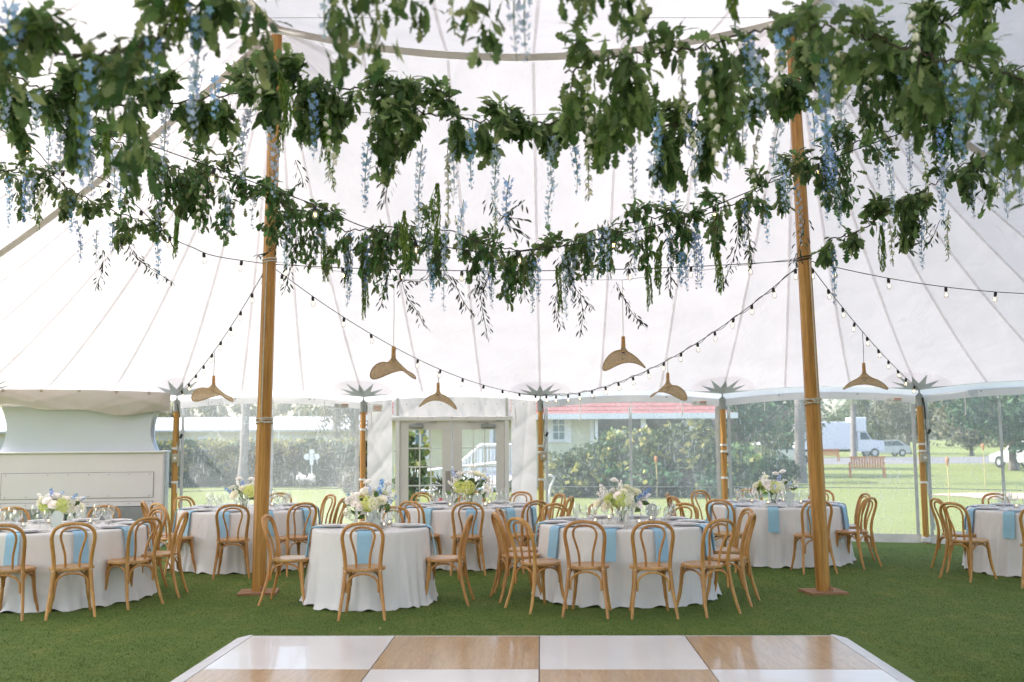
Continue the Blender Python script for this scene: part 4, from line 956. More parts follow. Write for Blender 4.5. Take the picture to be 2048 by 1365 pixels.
# ---------------------------------------------------------------- bentwood chair
def chair0():
    t = thing('bentwood_chair', 'chair', 'chair')
    MB().lathe([(.0, .432), (.185, .432), (.203, .438), (.207, .452), (.203, .466), (.185, .470), (.172, .466), (0, .464)], 30).build('seat', MT['seat'], t)
    half = [(.214, -.285, 0), (.200, -.245, .12), (.180, -.208, .27), (.166, -.190, .42), (.164, -.186, .50), (.172, -.198, .60), (.186, -.224, .70), (.190, -.246, .77), (.170, -.266, .835), (.115, -.280, .878), (.05, -.286, .893), (0, -.287, .896)]
    pts = half+[(-x, y, z) for x, y, z in half[-2::-1]]; c = catrom(pts, 4)
    rad = [.0135+.006*min(1, p.z/.35)*(1 if p.z < .55 else max(.62, 1-(p.z-.55)*1.3)) for p in c]
    MB().tube(c, rad, 8).build('back_frame', MT['chair'], t)
    half = [(.062, -.168, .44), (.062, -.172, .50), (.070, -.188, .60), (.096, -.214, .70), (.112, -.238, .77), (.098, -.255, .825), (.055, -.266, .853), (0, -.270, .860)]
    pts = half+[(-x, y, z) for x, y, z in half[-2::-1]]
    MB().tube(catrom(pts, 4), .0115, 8).build('inner_hoop', MT['chair'], t)
    for s in (-1, 1):
        MB().tube(catrom([(s*.137, .128, .435), (s*.146, .138, .32), (s*.158, .152, .18), (s*.186, .188, 0)], 4), [.0205]*5+[.018]*5+[.014]*3, 8).build('leg', MT['chair'], t)
    def brace(p0, p1):
        p0, p1 = Vector(p0), Vector(p1); pts = []
        for k in range(13):
            a = PI*k/12; u = .5-.5*math.cos(a); p = p0.lerp(p1, u); p.z = p0.z+(.418-p0.z)*min(1, math.sin(a)**.55*1.0); pts.append(p)
        MB().tube(pts, .0105, 6).build('brace', MT['chair'], t)
    brace((.150, -.196, .245), (-.150, -.196, .245)); brace((-.138, .142, .265), (.138, .142, .265))
    brace((.168, -.178, .26), (.150, .126, .28)); brace((-.168, -.178, .26), (-.150, .126, .28))
    for s in (-1, 1): MB().lathe([(0, 0), (.006, 0), (.005, .004), (0, .004)], 8).xf(Matrix.Translation((s*.166, -.2115, .448)) @ Matrix.Rotation(R(90), 4, 'X')).build('screw', MT['silver'], t)
    return t
TAB = {  # name: (x, y, radius, seats, first setting angle, what singles it out)
 'T1': (-4.97, 11.0, .915, 10, -90, 'left front table'), 'T2': (-3.64, 13.85, .915, 10, -93, 'left rear table'), 'T3': (-1.5, 10.68, .61, 4, -88, 'small front table'),
 'T4': (-.6, 14.05, .915, 10, -90, 'table before the doors'), 'T5': (1.21, 11.04, .915, 10, -108, 'big front table'), 'T6': (3.68, 14.08, .915, 10, -72, 'right rear table'), 'T7': (6.75, 12.75, .915, 10, -144, 'far right table')}
CH = [
 ('T1', -4.34, 9.96, -4, 'chair with its back to us right of centre at the left front table'), ('T1', -3.99, 10.5, 0, 'chair angled inward on the near right side of the left front table'), ('T1', -3.90, 11.1, 0, 'chair seen side on at the right of the left front table'), ('T1', -4.87, 9.86, 0, 'chair cut by the left photo edge at the left front table'),
 ('T1', -5.0, 12.1, 0, 'chair facing us before the mesh grille at the left front table'), ('T1', -4.36, 11.68, 0, 'chair at the back right of the left front table'), ('T1', -5.85, 11.95, 0, 'chair hidden behind flowers at the back left of the left front table'),
 ('T2', -3.51, 12.66, 3, 'chair with its back to us left of the mast at the left rear table'), ('T2', -2.81, 12.9, -4, 'chair right of the mast on the near side of the left rear table'), ('T2', -4.33, 12.98, 0, 'chair on the near left of the left rear table'), ('T2', -4.62, 13.38, 4, 'chair edge on at the left side of the left rear table'),
 ('T2', -4.46, 14.23, 0, 'chair beside the outlet box pole at the back of the left rear table'), ('T2', -2.88, 14.5, 0, 'chair facing us at the back right of the left rear table'), ('T2', -2.58, 13.72, 0, 'chair on the right of the left rear table behind small table flowers'), ('T2', -3.55, 14.95, 0, 'chair behind the mast at the back of the left rear table'),
 ('T3', -1.44, 9.78, 3, 'chair with its back to us at the front of the small front table'), ('T3', -2.31, 10.58, -8, 'chair side on between the mast and the small front table'), ('T3', -.72, 10.52, 8, 'chair side on at the right of the small front table'), ('T3', -1.42, 11.55, 0, 'chair behind the flowers at the back of the small front table'),
 ('T4', .13, 13.08, 0, 'chair at the near right of the table before the doors'), ('T4', -.59, 12.86, 4, 'chair with its back to us at the table before the doors'), ('T4', -1.16, 13.1, -6, 'chair at the near left of the table before the doors'), ('T4', -1.2, 14.8, 0, 'chair facing us left of the flowers at the table before the doors'),
 ('T4', -.02, 14.88, 0, 'chair facing us by the white canvas at the table before the doors'), ('T4', .43, 14.43, 0, 'chair at the back right of the table before the doors beyond the pole'), ('T4', .52, 13.77, 0, 'chair on the right of the table before the doors by the pole'), ('T4', -.62, 15.2, 0, 'chair hidden by flowers at the back of the table before the doors'),
 ('T5', .73, 9.84, 8, 'left one of two chairs with their backs to us at the big front table'), ('T5', 1.32, 9.76, -3, 'right one of two chairs with their backs to us at the big front table'), ('T5', 1.84, 9.88, 4, 'chair angled inward at the near right of the big front table'), ('T5', 2.2, 10.45, 6, 'chair side on at the right of the big front table'), ('T5', 2.32, 11.11, 0, 'chair at the far right side of the big front table'),
 ('T5', .27, 10.14, -8, 'chair angled inward at the near left of the big front table'), ('T5', .08, 10.76, 0, 'chair edge on at the left of the big front table'), ('T5', .11, 11.3, 0, 'chair second from the back on the left of the big front table'), ('T5', .65, 12.0, 0, 'chair facing us at the back left of the big front table'), ('T5', 1.9, 11.9, 0, 'chair facing us at the back right of the big front table'), ('T5', 1.14, 12.25, 0, 'chair behind the centrepiece of the big front table'),
 ('T6', 2.8, 13.06, 0, 'chair at the near left of the right rear table'), ('T6', 3.76, 12.8, 5, 'chair half hidden by the right mast at the right rear table'), ('T6', 4.46, 13.3, -6, 'chair side on at the right of the right rear table'), ('T6', 4.66, 14.08, 0, 'chair behind another at the right of the right rear table'), ('T6', 2.43, 13.72, 0, 'chair edge on at the left of the right rear table'), ('T6', 2.5, 14.42, 0, 'chair at the back left of the right rear table by bushes'), ('T6', 2.98, 15.0, 0, 'chair facing us left of the pole at the right rear table'), ('T6', 3.66, 15.25, 0, 'chair behind the flowers at the right rear table'), ('T6', 4.5, 15.0, 0, 'chair behind the mast at the back of the right rear table'),
 ('T7', 5.45, 12.06, -6, 'front chair of the pair left of the far right table'), ('T7', 5.66, 12.82, 6, 'rear chair of the pair left of the far right table'), ('T7', 5.95, 11.42, 4, 'chair cut by the right photo edge at the far right table'), ('T7', 6.67, 13.62, 0, 'chair facing us behind the far right table'),
]
c0 = chair0()
for k, (tb, x, y, j, lab) in enumerate(CH):
    T = TAB[tb]; h = math.atan2(T[1]-y, T[0]-x)-PI/2+R(j)+R(random.uniform(-4, 4))
    lab = 'bentwood '+lab
    if k == 0: c0.location = (x, y, 0); c0.rotation_euler = (0, 0, h); c0['label'] = lab; c0['group'] = 'bentwood chairs around the round tables'
    else: dup(c0, (x, y, 0), h, lab, 'bentwood chairs around the round tables')

# ---------------------------------------------------------------- tables, cloths and settings
TZ = .76
def cloth(Rt, seed):
    r_ = random.Random(seed); n = 300; ph = [r_.uniform(0, 6.28) for _ in range(8)]
    k1 = int(16*Rt/.9+r_.choice((0, 1, 2, 3)))
    def fold(a):
        w = a+.16*math.sin(3*a+ph[0])+.10*math.sin(5*a+ph[1])+.05*math.sin(9*a+ph[6])
        s = math.sin(k1*w+ph[2]); s = math.copysign(abs(s)**.75, s)
        return .62*s*(.65+.35*math.sin(2*a+ph[7]))+.30*math.sin((k1*2+3)*w+ph[3])+.22*math.sin(5*a+ph[4])
    mb = MB(); vs = []; rings = [(0, TZ+.004), (Rt*.55, TZ+.004), (Rt-.03, TZ+.004), (Rt-.008, TZ+.002), (Rt+.003, TZ-.008), (Rt+.006, TZ-.025)]
    m = 16
    prof = [('t', r, z) for r, z in rings]+[('s', k/m, None) for k in range(1, m+1)]
    for kind, u, z in prof:
        for i in range(n):
            a = 2*PI*i/n
            if kind == 't': r = u; zz = z
            else:
                f = fold(a); am = .052*u**1.15; r = Rt+.008+.055*u**1.3+am*(f+.35)
                if u > .9: r += .014*(u-.9)/.1*(1+math.sin(17*a+ph[5]))*.8
                r += .004*math.sin(40*u+7*a+ph[0])*u
                zz = TZ-.03-(TZ-.042-.012*math.sin(k1*a+ph[2])-.008*math.sin(29*a+ph[3]))*u
            vs.append((r*math.cos(a), r*math.sin(a), max(.004, zz)))
    fs = [(i*n+k, i*n+(k+1) % n, (i+1)*n+(k+1) % n, (i+1)*n+k) for i in range(1, len(prof)-1) for k in range(n)]
    c = len(vs); vs.append((0, 0, TZ+.004)); fs += [(c, n+k, n+(k+1) % n) for k in range(n)]
    fs = [f[::-1] for f in fs[:-n]]+fs[-n:]
    return mb.add(vs, fs)
def charger():
    return MB().lathe([(0, .003), (.10, .003), (.105, .001), (.115, .004), (.150, .013), (.153, .016), (.149, .017), (.112, .008), (.10, .007), (0, .007)], 26)
PL = charger().mesh('dinner_plate', MT['china'])
SPL = MB().lathe([(0, .009), (.07, .009), (.105, .020), (.107, .023), (.103, .0235), (.07, .013), (0, .013)], 24).mesh('salad_plate', MT['china_pat'])
def napkin(Rt):
    mb = MB(); w = .065; path = [(Rt-.22, .006), (Rt-.1, .006), (Rt-.02, .007), (Rt+.012, .002), (Rt+.026, -.016), (Rt+.032, -.05), (Rt+.040, -.14), (Rt+.052, -.22), (Rt+.060, -.305)]
    vs = []; n = len(path)
    for k, (r, z) in enumerate(path):
        wob = .006*math.sin(k*1.4); tw = .01*max(0, k-4)*.3
        for s in (-1, -.33, .33, 1):
            vs.append((r+.004*math.sin(2.2*s+k*.6), s*w*(1+.03*k*.3)+wob*.3+tw*.3, TZ+.004+z))
    fs = [(4*k+j, 4*k+j+1, 4*k+5+j, 4*k+4+j) for k in range(n-1) for j in range(3)]
    b = len(vs); o = []
    for k, (r, z) in enumerate(path):
        up = k < 4
        for s in (-1, -.33, .33, 1):
            p = vs[4*k+(0 if s == -1 else 1 if s == -.33 else 2 if s == .33 else 3)]; o.append((p[0]+(0 if up else .009), p[1], p[2]+(.007 if up else .002)))
    vs += o; fs += [(b+4*k+j+4, b+4*k+5+j, b+4*k+j+1, b+4*k+j) for k in range(n-1) for j in range(3)]
    for k in range(n-1): fs += [(4*k, 4*k+4, b+4*k+4, b+4*k), (4*k+7, 4*k+3, b+4*k+3, b+4*k+7)]
    e = 4*(n-1); fs += [(e+j, e+j+1, b+e+j+1, b+e+j) for j in range(3)]+[(j+1, j, b+j, b+j+1) for j in range(3)]
    return mb.add(vs, fs).mesh('napkin', MT['napkin'], True, 50)
def fork_m():
    mb = MB(); mb.box((0, -.03, .003), (.009, .12, .003), 0); mb.box((0, .045, .004), (.022, .03, .003))
    for x in (-.009, -.003, .003, .009): mb.box((x, .078, .005), (.0035, .045, .0025))
    return mb.mesh('fork', MT['silver'], False)
def knife_m():
    mb = MB(); mb.box((0, -.05, .004), (.013, .09, .006), 0); mb.prism([(-.009, -.005, .003), (.008, -.005, .003), (.009, .08, .003), (-.002, .115, .003), (-.009, .08, .003)], (0, 0, .002)); return mb.mesh('knife', MT['silver'], False)
FK, KN = fork_m(), knife_m()
GW = MB().lathe([(.034, 0), (.034, .002), (.006, .006), (.004, .02), (.004, .085), (.010, .095), (.030, .118), (.038, .145), (.036, .180), (.031, .212), (.0295, .212), (.034, .180), (.036, .146), (.028, .120), (.004, .102)], 16, capt=False).mesh('wine_glass', MT['glass'])
GG = MB().lathe([(.036, 0), (.036, .002), (.007, .006), (.005, .02), (.005, .055), (.014, .064), (.036, .085), (.043, .115), (.040, .150), (.036, .172), (.0345, .172), (.0385, .150), (.041, .115), (.034, .088), (.004, .070)], 16, capt=False).mesh('water_goblet', MT['glass'])
GT = MB().lathe([(.0, 0), (.034, 0), (.036, .003), (.040, .085), (.0385, .085), (.034, .010), (0, .010)], 16, capb=False, capt=False).mesh('tumbler', MT['glass'])
VC = MB().lathe([(0, 0), (.032, 0), (.034, .003), (.036, .07), (.0335, .07), (.031, .012), (0, .012)], 14, capb=False, capt=False).mesh('candle_cup', MT['glass'])
VW = MB().lathe([(0, .012), (.029, .012), (.030, .035), (0, .036)], 12, capb=False, capt=False).mesh('candle', MT['wax'])
VF = MB().lathe([(0, .036), (.004, .042), (.003, .05), (0, .057)], 6, capb=False, capt=False).mesh('flame', MT['flame'])
TT = MB().lathe([(0, .722), (1, .722), (1, .760), (0, .760)], 40, capb=False, capt=False)
NAPK = {r: napkin(r) for r in (.61, .915)}
for key, (tx, ty, Rt, ns, a0, tn) in TAB.items():
    t = thing('round_table', 'round banquet table hidden under the white cloth of the '+tn, 'table', (tx, ty, 0), 0, 'round banquet tables')
    m2 = MB(); m2.lathe([(0, .722), (Rt-.012, .722), (Rt-.012, .758), (0, .758)], 40, capb=False, capt=False); m2.build('tabletop', MT['plate_wood'], t)
    for sx in (-1, 1):
        for sy in (-1, 1): MB().tube([(sx*Rt*.5, sy*Rt*.5, 0), (sx*Rt*.5, sy*Rt*.5, .722)], .015, 6).build('leg', MT['iron'], t)
    cl = cloth(Rt, hash(key[1]) % 97 if False else int(key[1])*7).build('tablecloth', MT['cloth'], sharp=0); cl.location = (tx, ty, 0); cl.rotation_euler = (0, 0, R(31*int(key[1])))
    tag(cl, 'white floor length cloth with soft folds on the '+tn, 'tablecloth', 'white tablecloths on the round tables')
    angs = [R(a0+360/ns*i+random.uniform(-2.5, 2.5)) for i in range(ns)]
    near = sorted([i for i in range(ns) if math.sin(angs[i]) < .02], key=lambda i: math.cos(angs[i])); far = sorted([i for i in range(ns) if i not in near], key=lambda i: math.cos(angs[i]))
    ORD = ['leftmost', 'second from left', 'third from left', 'fourth from left', 'fifth from left', 'sixth from left', 'seventh from left']
    for i in range(ns):
        a = angs[i]; sd = 'near' if i in near else 'far'; lst = near if i in near else far; k_ = lst.index(i)
        wo = 'rightmost' if k_ == len(lst)-1 and k_ > 0 else ORD[k_]; wp = f' {wo} on {sd} edge of the {tn}'
        M0 = Matrix.Translation((tx, ty, 0)) @ Matrix.Rotation(a, 4, 'Z'); M1 = M0 @ Matrix.Translation((Rt-.185, 0, TZ+.004)); Mq = Matrix.Rotation(R(90), 4, 'Z')
        o = obj('napkin', NAPK[Rt], None, M0 @ Matrix.Rotation(R(random.uniform(-3, 3)), 4, 'Z')); tag(o, 'blue napkin'+wp, 'napkin', 'blue napkins on the '+tn)
        o = obj('dinner_plate', PL, None, M1 @ Matrix.Translation((0, 0, .0085))); tag(o, 'white plate'+wp, 'plate', 'dinner plates on the '+tn)
        obj('salad_plate', SPL, o)
        o = obj('fork', FK, None, M1 @ Matrix.Translation((-.01, -.185, .001)) @ Mq); tag(o, 'steel fork'+wp, 'fork', 'forks on the '+tn)
        o = obj('knife', KN, None, M1 @ Matrix.Translation((-.01, .18, .001)) @ Mq); tag(o, 'steel knife'+wp, 'knife', 'knives on the '+tn)
        j = lambda: random.uniform(-.012, .012)
        o = obj('wine_glass', GW, None, M1 @ Matrix.Translation((-.20+j(), .12+j(), 0))); tag(o, 'tall wine glass'+wp, 'wine glass', 'wine glasses on the '+tn)
        o = obj('water_goblet', GG, None, M1 @ Matrix.Translation((-.225+j(), .02+j(), 0))); tag(o, 'water goblet'+wp, 'goblet', 'water goblets on the '+tn)
        if i % 2 == 0: o = obj('tumbler', GT, None, M1 @ Matrix.Translation((-.19+j(), -.10+j(), 0))); tag(o, 'short tumbler'+wp, 'tumbler', 'tumblers on the '+tn)
    for i in range(4 if Rt > .8 else 2):
        a = R(a0+40+90*i); q = (tx+.34*Rt/.9*math.cos(a), ty+.34*Rt/.9*math.sin(a), TZ+.005)
        o = obj('votive_candle', VC, None, Matrix.Translation(q)); tag(o, 'lit votive candle at the '+('rear' if math.sin(a) > 0 else 'front')+(' right' if math.cos(a) > 0 else ' left')+' of the flowers on the '+tn, 'candle', 'votive candles on the '+tn); w = obj('candle', VW, o); obj('flame', VF, w)
    # frosted table sign on a small foot, facing the room
    if key not in ('T7',):
        sx, sy = {'T1': (.12, -.28), 'T2': (.25, -.3), 'T3': (.06, -.20), 'T4': (.12, -.3), 'T5': (.35, .30), 'T6': (.10, -.32)}[key]
        sg = thing('table_sign', 'pale frosted rounded sign standing on the '+tn, 'table sign', (tx+sx, ty+sy, TZ+.005), R(random.uniform(-12, 12)), 'frosted signs on the tables')
        n = 22; poly = [(-.045, 0, .012), (.045, 0, .012)]+[(.068*math.cos(q), 0, .115+.075*math.sin(q)) for q in [PI*(k/n*1.24-.12) for k in range(n+1)]]
        MB().prism(poly, (0, .005, 0)).build('plate', MT['sign'], sg, smooth=False); MB().box((0, .002, .008), (.07, .035, .016), 0, .003).build('foot', MT['sign'], sg, smooth=False)
cv = thing('glass_vase', 'clear waisted glass carafe in front of the flowers on big front table', 'carafe', (1.22, 10.62, TZ+.005))
MB().lathe([(0, 0), (.05, 0), (.052, .004), (.058, .05), (.045, .10), (.024, .14), (.022, .17), (.03, .20), (.028, .20), (.02, .17), (.022, .14), (.042, .10), (.054, .05), (.048, .008), (0, .008)], 20, capb=False, capt=False).build('carafe_body', MT['glass'], cv)

# ---------------------------------------------------------------- flower arrangements
def rose_mesh(mat, seed, open_=1.0):
    r_ = random.Random(seed); mb = MB()
    for ring, (nn, rad, hh, tilt) in enumerate([(3, .25, .75, .15), (4, .48, .72, .35), (5, .72, .62, .62), (6, .95, .46, .95*open_), (6, 1.12, .25, 1.25*open_)]):
        for k in range(nn):
            a0 = 2*PI*(k+.5*ring)/nn+r_.uniform(-.15, .15); w = 2*PI/nn*.72; g = []
            for iv in range(4):
                v = iv/3
                for iu in range(4):
                    u = iu/3-.5; wd = w*(.55+.9*math.sin(PI*(.2+.6*v)))*.72; a = a0+u*wd*1.4
                    rr = rad*(.25+.75*math.sin(v*PI*.5))+.10*v*v*tilt; z = -.35+(hh+.35)*v-.20*tilt*v*v-abs(u)*.22*v
                    g.append((rr*math.cos(a), rr*math.sin(a), z))
            mb.add(g, [(i*4+j, i*4+j+1, i*4+j+5, i*4+j+4) for i in range(3) for j in range(3)])
    return mb.mesh('rose', mat, True, 0)
def hydr_mesh(mat, seed):
    r_ = random.Random(seed); mb = MB(); n = 75
    for k in range(n):
        z = 1-1.75*(k+.5)/n; a = k*2.39996; rr = math.sqrt(max(0, 1-z*z)); nn = Vector((rr*math.cos(a), rr*math.sin(a), z)); c = nn*(.92+.12*r_.random()); u = nn.orthogonal().normalized(); v = nn.cross(u); th = r_.uniform(0, 1.5)
        for q in range(4):
            g = th+q*PI/2; d = u*math.cos(g)+v*math.sin(g); e = nn.cross(d)*.11; mb.add([c, c+d*.13+e+nn*.03, c+d*.25+nn*.02, c+d*.13-e+nn*.03], [(0, 1, 2, 3)])
    return mb.mesh('hydrangea', mat, True, 0)
def spike_mesh(mat, seed, n=16):
    r_ = random.Random(seed); mb = MB()
    for k in range(n):
        z = k/n; a = k*2.4; rr = .12*(1-.5*z); c = Vector((rr*math.cos(a), rr*math.sin(a), z)); nn = Vector((math.cos(a), math.sin(a), .3)).normalized(); u = nn.orthogonal().normalized(); v = nn.cross(u)
        for q in range(5):
            g = q*2*PI/5; d = u*math.cos(g)+v*math.sin(g); e = nn.cross(d)*.05; mb.add([c, c+d*.06+e+nn*.04, c+d*.12+nn*.06, c+d*.06-e+nn*.04], [(0, 1, 2, 3)])
    return mb.mesh('delphinium', mat, True, 0)
ROS = [rose_mesh(MT['wpet'], 1), rose_mesh(MT['wpet2'], 2), rose_mesh(MT['wpet'], 3, .5)]
HYL, HYW = hydr_mesh(MT['lime'], 4), hydr_mesh(MT['wpet2'], 5)
SPB, SPP, SPW = spike_mesh(MT['blue'], 6), spike_mesh(MT['lav'], 7), spike_mesh(MT['wpet'], 8)
BLF = MB().add([(0, 0, 0), (.16, .25, .06), (.24, .55, .03), (.12, .85, -.06), (0, 1, -.14), (-.12, .85, -.06), (-.24, .55, .03), (-.16, .25, .06), (0, .5, -.02)], [(0, 1, 8, 7), (1, 2, 8), (2, 3, 8), (3, 4, 5, 8), (5, 6, 8), (6, 7, 8)]).mesh('leaf', MT['bleaf'])
def arrangement(x, y, w, h, label, mix, seed, vase='glass'):
    r_ = random.Random(seed); t = thing('flower_arrangement', label, 'flower arrangement', (x, y, TZ+.005), 0, 'flower centrepieces on the tables')
    vh = .15
    MB().lathe([(0, 0), (.055, 0), (.06, .01), (.075, vh), (.072, vh), (.056, .014), (0, .014)], 20, capb=False, capt=False).build('vase', MT['glass'] if vase == 'glass' else MT['china'], t)
    mb = MB()
    for k in range(14):
        a = r_.uniform(0, 6.28); mb.tube([(.03*math.cos(a), .03*math.sin(a), .015), (.05*math.cos(a+.6), .05*math.sin(a+.6), vh), (w*.3*math.cos(a), w*.25*math.sin(a), vh+h*.35)], .0035, 4)
    mb.build('stems', MT['gstem'], t, kind='stuff')
    def put(name, me, s, p, up=None, spin=0):
        n = up or (Vector(p)-Vector((0, 0, vh*.6))); q = Vector(n).to_track_quat('Z', 'Y').to_matrix().to_4x4()
        o = obj(name, me, t, Matrix.Translation(p) @ q @ Matrix.Rotation(r_.uniform(0, 6), 4, 'Z') @ Matrix.Scale(s, 4)); return o
    def pos(lo=.0, hi=1.0, f=1.0):
        a = r_.uniform(0, 2*PI); e = math.asin(r_.uniform(lo, hi)); k = f*r_.uniform(.85, 1.05)
        return Vector((w*.5*k*math.cos(e)*math.cos(a), w*.42*k*math.cos(e)*math.sin(a), vh+.03+(h-vh-.05)*k*math.sin(e)*.95))
    for k in range(mix['hyd']):
        a = r_.choice((-1, 1))*.5+k*2.2-1.2; p = Vector((w*.28*math.cos(a), w*.26*math.sin(a)-.02, vh+h*.22)); put('hydrangea', HYL if k % 2 == 0 else HYW, r_.uniform(.075, .095), p)
    for k in range(mix['rose']): put('rose', r_.choice(ROS), r_.uniform(.042, .060), pos(-.1, .95))
    for k in range(mix['white']): put('blossom_spike', SPW, r_.uniform(.10, .16), pos(.0, .9, .82))
    for k in range(mix['blue']): put('delphinium', SPB if r_.random() < .6 else SPP, r_.uniform(.11, .19), pos(.05, .9, .8))
    for k in range(mix['leaf']): put('leaf', BLF, r_.uniform(.07, .13), pos(-.35, .9, .8), Vector((r_.uniform(-1, 1), r_.uniform(-1, 1), .3)))
    for k in range(mix.get('tall', 0)):
        p = Vector((w*r_.uniform(-.3, .4), w*r_.uniform(-.1, .1), h*r_.uniform(1.0, 1.1))); put('rose', ROS[2], .045, p, Vector((r_.uniform(-.3, .3), -.2, 1)))
        MB().tube([(p.x*.3, p.y*.3, vh), (p.x*.7, p.y, h*.7), tuple(p)], .004, 5).build('stem', MT['gstem'], t)
arrangement(-4.98, 11.0, .50, .37, 'white green and blue flower centrepiece on the left front table', dict(hyd=4, rose=13, white=5, blue=4, leaf=18), 1)
arrangement(-3.68, 13.8, .44, .38, 'white flowers in glass cylinder vase behind the mast on left rear table', dict(hyd=2, rose=10, white=9, blue=2, leaf=16, tall=2), 2)
arrangement(-1.5, 10.72, .58, .44, 'full centrepiece of white roses lime hydrangea and blue sprigs on small front table', dict(hyd=4, rose=16, white=10, blue=6, leaf=30, tall=2), 3, 'china')
arrangement(-.6, 14.05, .62, .52, 'tall loose white and green centrepiece on the table before the doors', dict(hyd=3, rose=14, white=16, blue=3, leaf=38, tall=1), 4)
arrangement(1.2, 11.06, .56, .43, 'white rose and lime hydrangea centrepiece on the big front table', dict(hyd=4, rose=20, white=7, blue=3, leaf=24, tall=1), 5)
arrangement(3.64, 14.05, .56, .41, 'white and blue centrepiece with lilies on the right rear table', dict(hyd=4, rose=14, white=7, blue=4, leaf=24, tall=2), 6)
arrangement(6.78, 12.75, .5, .38, 'flower centrepiece on the far right table', dict(hyd=2, rose=8, white=4, blue=3, leaf=10), 7)
fs_ = thing('fallen_flower', 'fallen cream blossom lying on the grass below the left front table', 'flower', (-4.87, 9.42, .0))
for k in range(5): obj('blossom', ROS[1], fs_, Matrix.Translation((.05*math.cos(k*1.3), .05*math.sin(k*1.3), .025)) @ Matrix.Rotation(k, 4, 'X') @ Matrix.Scale(.028, 4))

# ---------------------------------------------------------------- rattan pendant lamps
def pendant(x, y, z, dia, rz, wave, cord_top, label, cordm, tilt=-.14):
    t = thing('rattan_pendant', label, 'pendant lamp', (x, y, z), rz, 'woven rattan hat shaped pendant lamps'); rr = dia/2; nu, nv = 64, 18; vs = []; uv = []
    for j in range(nv+1):
        v = j/nv; r = .022+(rr-.022)*v**1.25
        for i in range(nu+1):
            a = 2*PI*i/nu; zz = .12-.175*v**.80+wave*.068*v**2*math.cos(2*a)-.015*v**3*math.cos(a)
            vs.append((r*math.cos(a), r*math.sin(a)*(1-.06*v), zz)); uv.append((i/nu, v))
    w = nu+1; fs = [(j*w+i, j*w+i+1, (j+1)*w+i+1, (j+1)*w+i) for j in range(nv) for i in range(nu)]
    me = npmesh('shade', np.array(vs), np.array(fs), MT['rattan'])
    ul = me.uv_layers.new(name='UVMap'); li = np.empty(len(me.loops), np.int32); me.loops.foreach_get('vertex_index', li); ul.data.foreach_set('uv', np.array(uv, np.float32)[li].ravel())
    sh = obj('shade', me, t, Matrix.Translation((0, 0, .12)) @ Matrix.Rotation(-rz, 4, 'Z') @ Matrix.Rotation(tilt, 4, 'X') @ Matrix.Rotation(rz, 4, 'Z') @ Matrix.Translation((0, 0, -.12)))
    rim = [vs[nv*w+i] for i in range(nu)]; MB().tube(rim, .006, 6, closed=True).build('rim', MT['rattan'], sh)
    MB().lathe([(.026, .12), (.023, .16), (.021, .235), (.006, .238)], 14).build('wooden_neck', MT['seat'], t)
    MB().lathe([(.016, .05), (.02, .09), (.018, .14)], 12).build('lamp_holder', MT['black'], t)
    MB().lathe([(0, -.02), (.02, -.008), (.028, .02), (.018, .05), (.012, .055)], 12, capb=False).build('bulb', MT['bulbg'], t)
    MB().tube([(0, 0, .235), (.004, 0, .235+(cord_top-z-.235)*.5), (0, 0, cord_top-z)], .0038, 5).build('cord', cordm, t)
clear_c = pmat('clear_cord', (.62, .60, .58), .6)
pendant(-4.164, 13.865, 2.36, .57, -.24, -1, 2.93, 'leftmost rattan pendant hanging before the outlet box pole', MT['black'])
pendant(-1.303, 10.9, 2.47, .50, -.32, -1, 3.44, 'tilted rattan pendant hanging highest left of the doors', clear_c, -.13)
pendant(-1.08, 14.5, 2.28, .54, .12, -1.15, 2.68, 'rattan pendant with drooping sides hanging in front of the doors', MT['black'])
pendant(1.224, 10.9, 2.565, .49, 1.28, 1, 3.43, 'rattan pendant hanging highest right of the centre pole', clear_c)
pendant(2.14, 13.68, 2.35, .50, .22, -1, 2.80, 'rattan pendant hanging before the red roof and porch', clear_c)
pendant(4.62, 13.05, 2.42, .55, -.28, -.8, 3.07, 'rightmost rattan pendant hanging right of the right mast', MT['black'], -.12)

# ---------------------------------------------------------------- festoon lights and wires
BS = MB().lathe([(.008, .0), (.016, -.006), (.018, -.02), (.018, -.05), (.014, -.055)], 10).mesh('socket', MT['black'])
BG = MB().lathe([(.011, -.052), (.016, -.066), (.027, -.085), (.030, -.100), (.024, -.120), (.010, -.130), (0, -.131)], 12, capb=False, capt=False).mesh('bulb', MT['bulbg'])
BF = MB().tube([(-.008, 0, -.075), (-.006, 0, -.105), (0, .004, -.085), (.006, 0, -.105), (.008, 0, -.075)], .0016, 4).mesh('filament', MT['fil'])
def festoon(pts, label, step=.62, start=.25, loose=0, group='festoon strings of round bulbs'):
    c = catrom(pts, 14) if len(pts) > 2 else [Vector(pts[0]).lerp(Vector(pts[1]), k/20) for k in range(21)]
    t = thing('festoon_string', label, 'string lights', c[0], 0, group); o0 = c[0].copy()
    mb = MB(); mb.tube([p-o0 for p in c], .005, 5)
    if loose: mb.tube([p-o0+Vector((.01, -.01, -.022*math.sin(k*.9))) for k, p in enumerate(c)], .004, 5)
    mb.build('cable', MT['black'], t)
    acc = 0; nx = start
    for k in range(len(c)-1):
        l = (c[k+1]-c[k]).length
        while nx <= acc+l:
            p = c[k].lerp(c[k+1], (nx-acc)/l)-o0; Mx = Matrix.Translation(p) @ Matrix.Rotation(R(random.uniform(-9, 9)), 4, 'X') @ Matrix.Rotation(R(random.uniform(-12, 12)), 4, 'Y') @ Matrix.Rotation(random.uniform(0, 6), 4, 'Z')
            s = obj('socket', BS, t, Mx); b = obj('bulb', BG, s); obj('filament', BF, b) if False else obj('filament', BF, s); nx += step*random.uniform(.93, 1.07)
        acc += l
